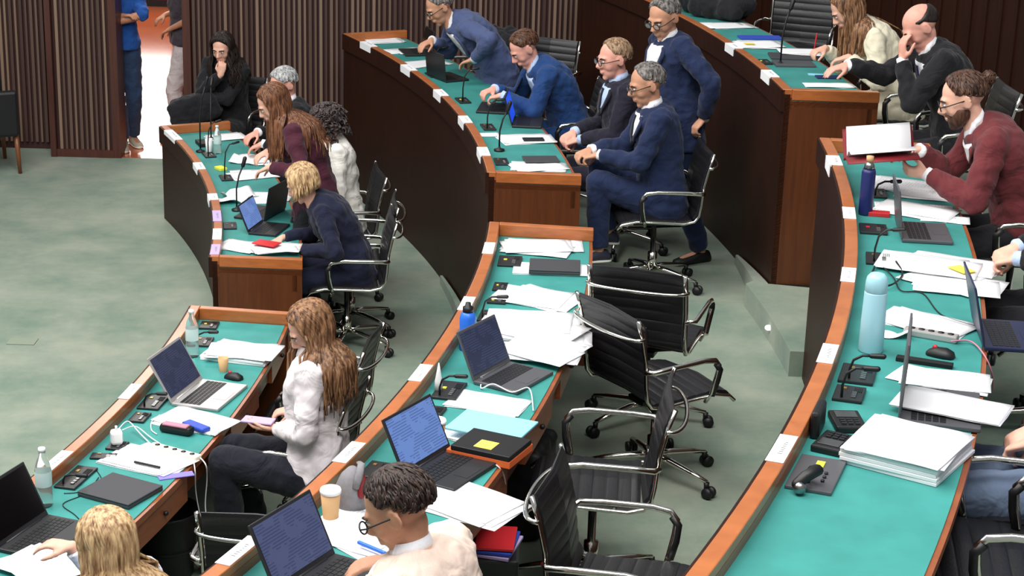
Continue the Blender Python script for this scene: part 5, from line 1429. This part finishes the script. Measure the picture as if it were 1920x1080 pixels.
slab(276, 873, 'A', 'black and red pen lying on white papers', (.010, .14, .010), 'black', 'pen', 'pen', 78, dz=.016)
slab(330, 893, 'A', 'purple folder edge sticking out from under the white papers', (.05, .16, .006), 'purple', 'folder', 'folder', 35)
laptop(226, 925, 'A', 'closed dark laptop on the near left bench', -14, opened=False, body='card', w=.24, l=.28)
console(195, 858, 'A', 'flat dark console on the near left bench above the closed laptop', 10, 0, w=.06, l=.12)
console(143, 898, 'A', 'dark console with lamps beside the lower clear bottle', 0, 1, w=.24, l=.10, stem_h=.06)
water_bottle(84, 948, 'A', 'clear bottle with a pale label beside the black laptop', .27, .036)
laptop(92, 1012, 'A', 'black laptop with dark screen in the bottom left corner', -4, w=.36, l=.25, lean=26)
papers(85, 1062, 'A', 'white papers in front of the black laptop, bottom left corner', 3, 65, w=.23, l=.32, spread=.02, mats=['paper', 'printed'], dz=.02)
cable([at(185, 895, .70), at(160, 925, .70), at(118, 945, .70), at(140, 965, .70), at(160, 985, .70)], 'thin black cable curling on the mat beside the closed laptop', 'black', .0022)
cable([at(180, 880, .70), at(190, 905, .70), at(150, 922, .70), at(120, 925, .70)], 'thin black cable from the dark console', 'black', .0022)
def bin_():
    p = at(318, 1075, 0); t = empty('waste_bin', p, 0, 'black round waste bin under the near left bench', 'bin')
    mb = MB(); mb.lathe([(.11, 0), (.115, .01), (.145, .33), (.155, .335), (.15, .345), (.138, .335), (.106, .012), (.002, .012)], n=28, cap=False); link('bin_body', mb, 'dark_plastic', t)
    mb = MB(); mb.lathe([(.128, .14), (.133, .15), (.130, .16)], n=28, cap=False); link('rim_band', mb, 'black', t)
bin_()
cable([at(388, 1050, .15), at(400, 1000, .1), at(395, 1040, .02), at(380, 1065, .01), at(360, 1050, .01)], 'tangled cable ends beside the waste bin', 'cream', .005)
tb = MB(); tb.box((0, 0, 0), (.18, .12, .004), None, .001); o = link('floor_hatch', tb, 'hatch'  if 'hatch' in MATS else simple('hatch', (132, 142, 124), .9)); o.location = at(42, 640, .003); tag(o, 'small square hatch set in the green carpet', 'floor hatch')
# phone in the hands of the woman in white
def held(b, i, fwd_, up_, label, size, mat, name, cat, tilt=0):
    j = b.J[i]; n = j['n'] - j['dd'] * j['n'].dot(j['dd']); n.normalize(); x = j['dd'].cross(n)
    M = Matrix((x, j['dd'], n)).transposed(); mb = MB(); mb.box((0, 0, 0), size, M @ Matrix.Rotation(tilt, 3, 'X'), .003)
    o = link(name, mb, mat); o.location = j['wr'] + j['dd'] * fwd_ + n * up_; return tag(o, label, cat)
held(b8, 0, .09, -.030, 'smartphone with a lilac screen held in her lap', (.075, .15, .009), 'lilac', 'smartphone', 'phone')

# ------------------------------------------------------------------ far right bench
papers(1362, 50, 'C', 'white papers beside the black coat', 3, 90, w=.23, l=.34)
slab(1425, 72, 'C', 'blue folder on the far right bench', (.12, .30, .012), 'blue', 'folder', 'folder', 85)
papers(1418, 84, 'C', 'white papers with a yellow note, far right bench', 4, 85, w=.24, l=.30)
slab(1405, 82, 'C', 'yellow note on the white papers, far right bench', (.05, .07, .001), 'yellow', 'sticky_note', 'note', 85, dz=.016, bev=0)
slab(1485, 108, 'C', 'dark folder with red print under the writing hand', (.20, .30, .014), 'card', 'folder', 'folder', 80)
papers(1500, 97, 'C', 'white papers under the hand with the red pen', 2, 78, w=.2, l=.28, dz=.016)
slab(1488, 122, 'C', 'grey laptop lying closed beside the phone', (.16, .26, .016), 'laptop_grey', 'laptop', 'laptop', 85)
slab(1552, 146, 'C', 'dark blue smartphone under the balding man\'s hand', (.08, .15, .010), 'navy', 'smartphone', 'phone', 88)
slab(1530, 140, 'C', 'light blue card beside the smartphone', (.06, .10, .002), 'sky_blue', 'card', 'card', 80, bev=0)
papers(1555, 161, 'C', 'white papers at the aisle end of the far right bench', 3, 88, w=.13, l=.30, spread=.008, rotj=3)
mic_stand(1463, 122, 'C', 'gooseneck microphone on the far right bench beside the name card', .36, .03)
console(1432, 118, 'C', 'microphone console at the far right bench', 0, 0, w=.14)
def red_pen():
    p = at(1526, 92, 1.97); mb = MB(); mb.cap_tube([(0, 0, -.03), (.012, .0, .10)], [.004, .005], 8); o = link('pen', mb, 'red'); o.location = p; tag(o, 'red pen held upright in the writing hand', 'pen')
red_pen()

# ------------------------------------------------------------------ near right bench
def booklet():
    c = onplane(1648, 292, P18.P, face(P18.P), -.02); t = empty('booklet', c, 0, 'open booklet with dark red cover and white pages, held up', 'booklet')
    e = -er(c); l = V((0, 0, 1)).cross(e); up = V((0, 0, 1))
    def page(name, side, w, tilt, mat, off, h=.30):
        a = (l * side * math.cos(tilt) + up * math.sin(tilt)); rings = []
        f_ = (e * .97 + up * -.12).normalized(); n_ = a.cross(f_).normalized()
        for i in range(7):
            u = i / 6; bow = math.sin(u * PI) * .02; q = a * (w * u) + n_ * side * (bow * -1) + up * off
            rings.append([q - f_ * h / 2, q + f_ * h / 2, q + f_ * h / 2 + up * .003, q - f_ * h / 2 + up * .003])
        link(name, MB().loft(rings), mat, t)
    page('page', 1, .19, .28, 'printed', .006); page('page', -1, .20, .55, 'paper', .006)
    page('cover', 1, .235, .16, 'dark_red', -.012, .33); page('cover', -1, .225, .46, 'dark_red', -.008, .33)
    mb = MB(); mb.box(l * .06 + up * .032, (.035, .05, .002)); link('red_mark', mb, 'red', t)
booklet()
def blue_tube():
    p, rz = spot(1622, 402, 'C'); t = empty('water_bottle', p, rz, 'tall navy drinking bottle with a steel neck and pale lid', 'bottle')
    mb = MB(); mb.lathe([(.030, 0), (.032, .01), (.032, .20), (.028, .215)], n=22); link('bottle_body', mb, 'navy', t)
    mb = MB(); mb.lathe([(.026, .214), (.022, .235), (.014, .25)], n=18); link('neck', mb, 'steel', t)
    mb = MB(); mb.lathe([(.016, .248), (.017, .275), (.002, .277)], n=16); link('cap', mb, 'kraft', t)
blue_tube()
slab(1643, 404, 'C', 'small red box beside the navy bottle', (.05, .12, .020), 'red', 'box', 'box', 85)
papers(1700, 352, 'C', 'white papers below the booklet reader\'s hands', 4, 65, w=.24, l=.34, spread=.04, mats=['paper', 'printed'])
papers(1745, 368, 'C', 'long white papers reaching the seat edge below the reader', 3, 75, w=.16, l=.32, spread=.02)
papers(1720, 395, 'C', 'white papers above the dark laptop keyboard', 3, 80, w=.21, l=.36, spread=.04, mats=['paper', 'printed'])
papers(1772, 412, 'C', 'single sheet above the laptop with a yellow line', 1, 85, w=.12, l=.22)
laptop(1732, 440, 'C', 'dark laptop with its screen seen edge on, near right bench', 2, body='laptop_grey', screen='screen_off', w=.30, l=.22, lean=8, keys='laptop_black')
console(1637, 432, 'C', 'black console beside the red box', 0, 0, w=.15, l=.12, lamp='red')
console(1645, 365, 'C', 'black console behind the navy bottle', 0, 1, w=.15, l=.08, stem_h=.08)
console(1648, 488, 'C', 'black console with a tangle of cable above the thermos', 0, 1, w=.16, l=.11, stem_h=.15)
papers(1755, 498, 'C', 'loose white papers with yellow highlights above the thermos', 7, 70, w=.25, l=.36, spread=.07, rotj=22, mats=['paper', 'printed', 'paper'])
papers(1790, 535, 'C', 'white papers reaching over the seat edge below the highlighted ones', 4, 75, w=.22, l=.34, spread=.04, rotj=20)
slab(1803, 505, 'C', 'yellow highlighted scrap on the loose papers', (.07, .10, .001), 'yellow', 'sticky_note', 'note', 40, dz=.024, bev=0)
def thermos():
    p, rz = spot(1632, 658, 'C'); t = empty('thermos', p, rz, 'large pale blue thermos flask on the near right bench', 'flask')
    mb = MB(); mb.lathe([(.042, 0), (.045, .006), (.0435, .12), (.041, .222), (.040, .226)], n=32); link('flask_body', mb, 'thermos_blue', t)
    mb = MB(); mb.lathe([(.0385, .2265), (.0405, .229), (.0395, .262), (.036, .28), (.025, .293), (.002, .297)], n=32); link('cup_lid', mb, 'thermos_blue', t)
thermos()
cable([at(1655, 500, 1.87), at(1675, 520, 1.87), at(1690, 545, 1.865), at(1730, 550, 1.862), at(1765, 590, 1.862), at(1830, 612, 1.862)], 'thin black cable over the mat beyond the power strip', 'black', .0028)
cable([at(1640, 500, 1.87), at(1632, 530, 1.865), at(1668, 535, 1.88), at(1692, 515, 1.87), at(1680, 490, 1.88)], 'black cable tangle beside the loose papers', 'black', .004)
papers(1735, 605, 'C', 'white papers behind the grey power strip', 3, 72, w=.22, l=.34, spread=.03)
strip(1745, 634, 'C', 'grey power strip on the white papers', 78, 'laptop_silver', .20)
mouse(1763, 668, 'C', 'black mouse with a red mark, near right bench', 75)
cable([at(1783, 640, 1.875), at(1820, 640, 1.87), at(1845, 665, 1.865), at(1860, 700, 1.80), at(1862, 730, 1.7)], 'pink cable looping over the seat edge', 'pink', .003)
slab(1733, 683, 'C', 'slim black pen case above the white papers', (.03, .20, .018), 'black', 'pen_case', 'case', 84)
papers(1765, 715, 'C', 'white papers below the black pen case', 3, 80, w=.18, l=.30, spread=.02)
laptop(1762, 770, 'C', 'dark laptop with papers on its keys, screen seen edge on', 4, body='laptop_grey', screen='screen_off', w=.34, l=.26, lean=-2)
papers(1786, 762, 'C', 'white papers lying on the laptop keys', 3, 82, w=.20, l=.36, spread=.01, rotj=3, dz=.022)
papers(1678, 632, 'C', 'small folded white paper beside the upright laptop screen', 1, 10, w=.06, l=.10, curl=.05)
console(1608, 705, 'C', 'black console with buttons below the thermos', 0, 1, w=.18, l=.12, stem_h=.10)
console(1592, 742, 'C', 'black console beside the edge-on laptop screen', 0, 1, w=.14, l=.10, stem_h=.12)
phone_unit(1588, 797, 'C', 'small desk telephone with a grey display above the paper stack', -70)
phone_unit(1562, 838, 'C', 'black desk telephone beside the thick paper stack', 80)
slab(1532, 810, 'C', 'black handset leaning on the ledge', (.14, .03, .09), 'black', 'handset', 'handset', 0, bev=.01)
papers(1700, 858, 'C', 'thick stack of white papers on the near right bench', 3, 76, w=.33, l=.31, thick=.05, spread=.008, rotj=5)
def grey_console():
    p, rz = spot(1530, 893, 'C', 0); t = empty('microphone_console', p, rz, 'grey metal console with yellow label and black microphone', 'console')
    mb = MB(); mb.box((0, 0, .006), (.26, .14, .012), None, .003); link('base_plate', mb, 'laptop_grey', t)
    mb = MB(); mb.box((.06, .0, .014), (.05, .025, .004)); link('label_plate', mb, 'neon_yellow', t)
    mb = MB()
    for i in range(3): mb.lathe([(.006, .012), (.006, .018)], (.0 - .03 * i, -.03, 0), 10)
    link('buttons', mb, 'black', t)
    mb = MB(); mb.cap_tube([(-.08, .02, .014), (-.075, .0, .05), (-.10, -.02, .065), (-.13, .01, .05), (-.15, .03, .03)], [.014, .016, .018, .018, .016], 10); link('microphone', mb, 'black', t)
    mb = MB(); mb.ell((-.155, .02, .022), (.02, .02, .02)); link('microphone_tip', mb, 'steel', t)
grey_console()
simple('laptop_navy', (34, 40, 70), .4)
# laptop on the knees of the black suited person
laptop(0, 0, 'C', 'navy laptop resting on the knees of the black suited person', body='laptop_navy', screen='screen_off', loc=at(1893, 634, FLO['C'] + .70), rz=math.radians(84), w=.33, l=.23, lean=14, keys='laptop_black')
# bag beside the woman in black, far left
p = CAM + ray(365, 205) * (15.0 / ray(365, 205).y); mb = MB(); mb.box((0, 0, 0), (.42, .22, .24), Matrix.Rotation(-.35, 3, 'Y'), .05); o = link('bag', mb, 'suit_black'); o.location = p; soft(o, .014, 2, FOLD, .04); tag(o, 'black bag beside the woman in the black coat', 'bag')
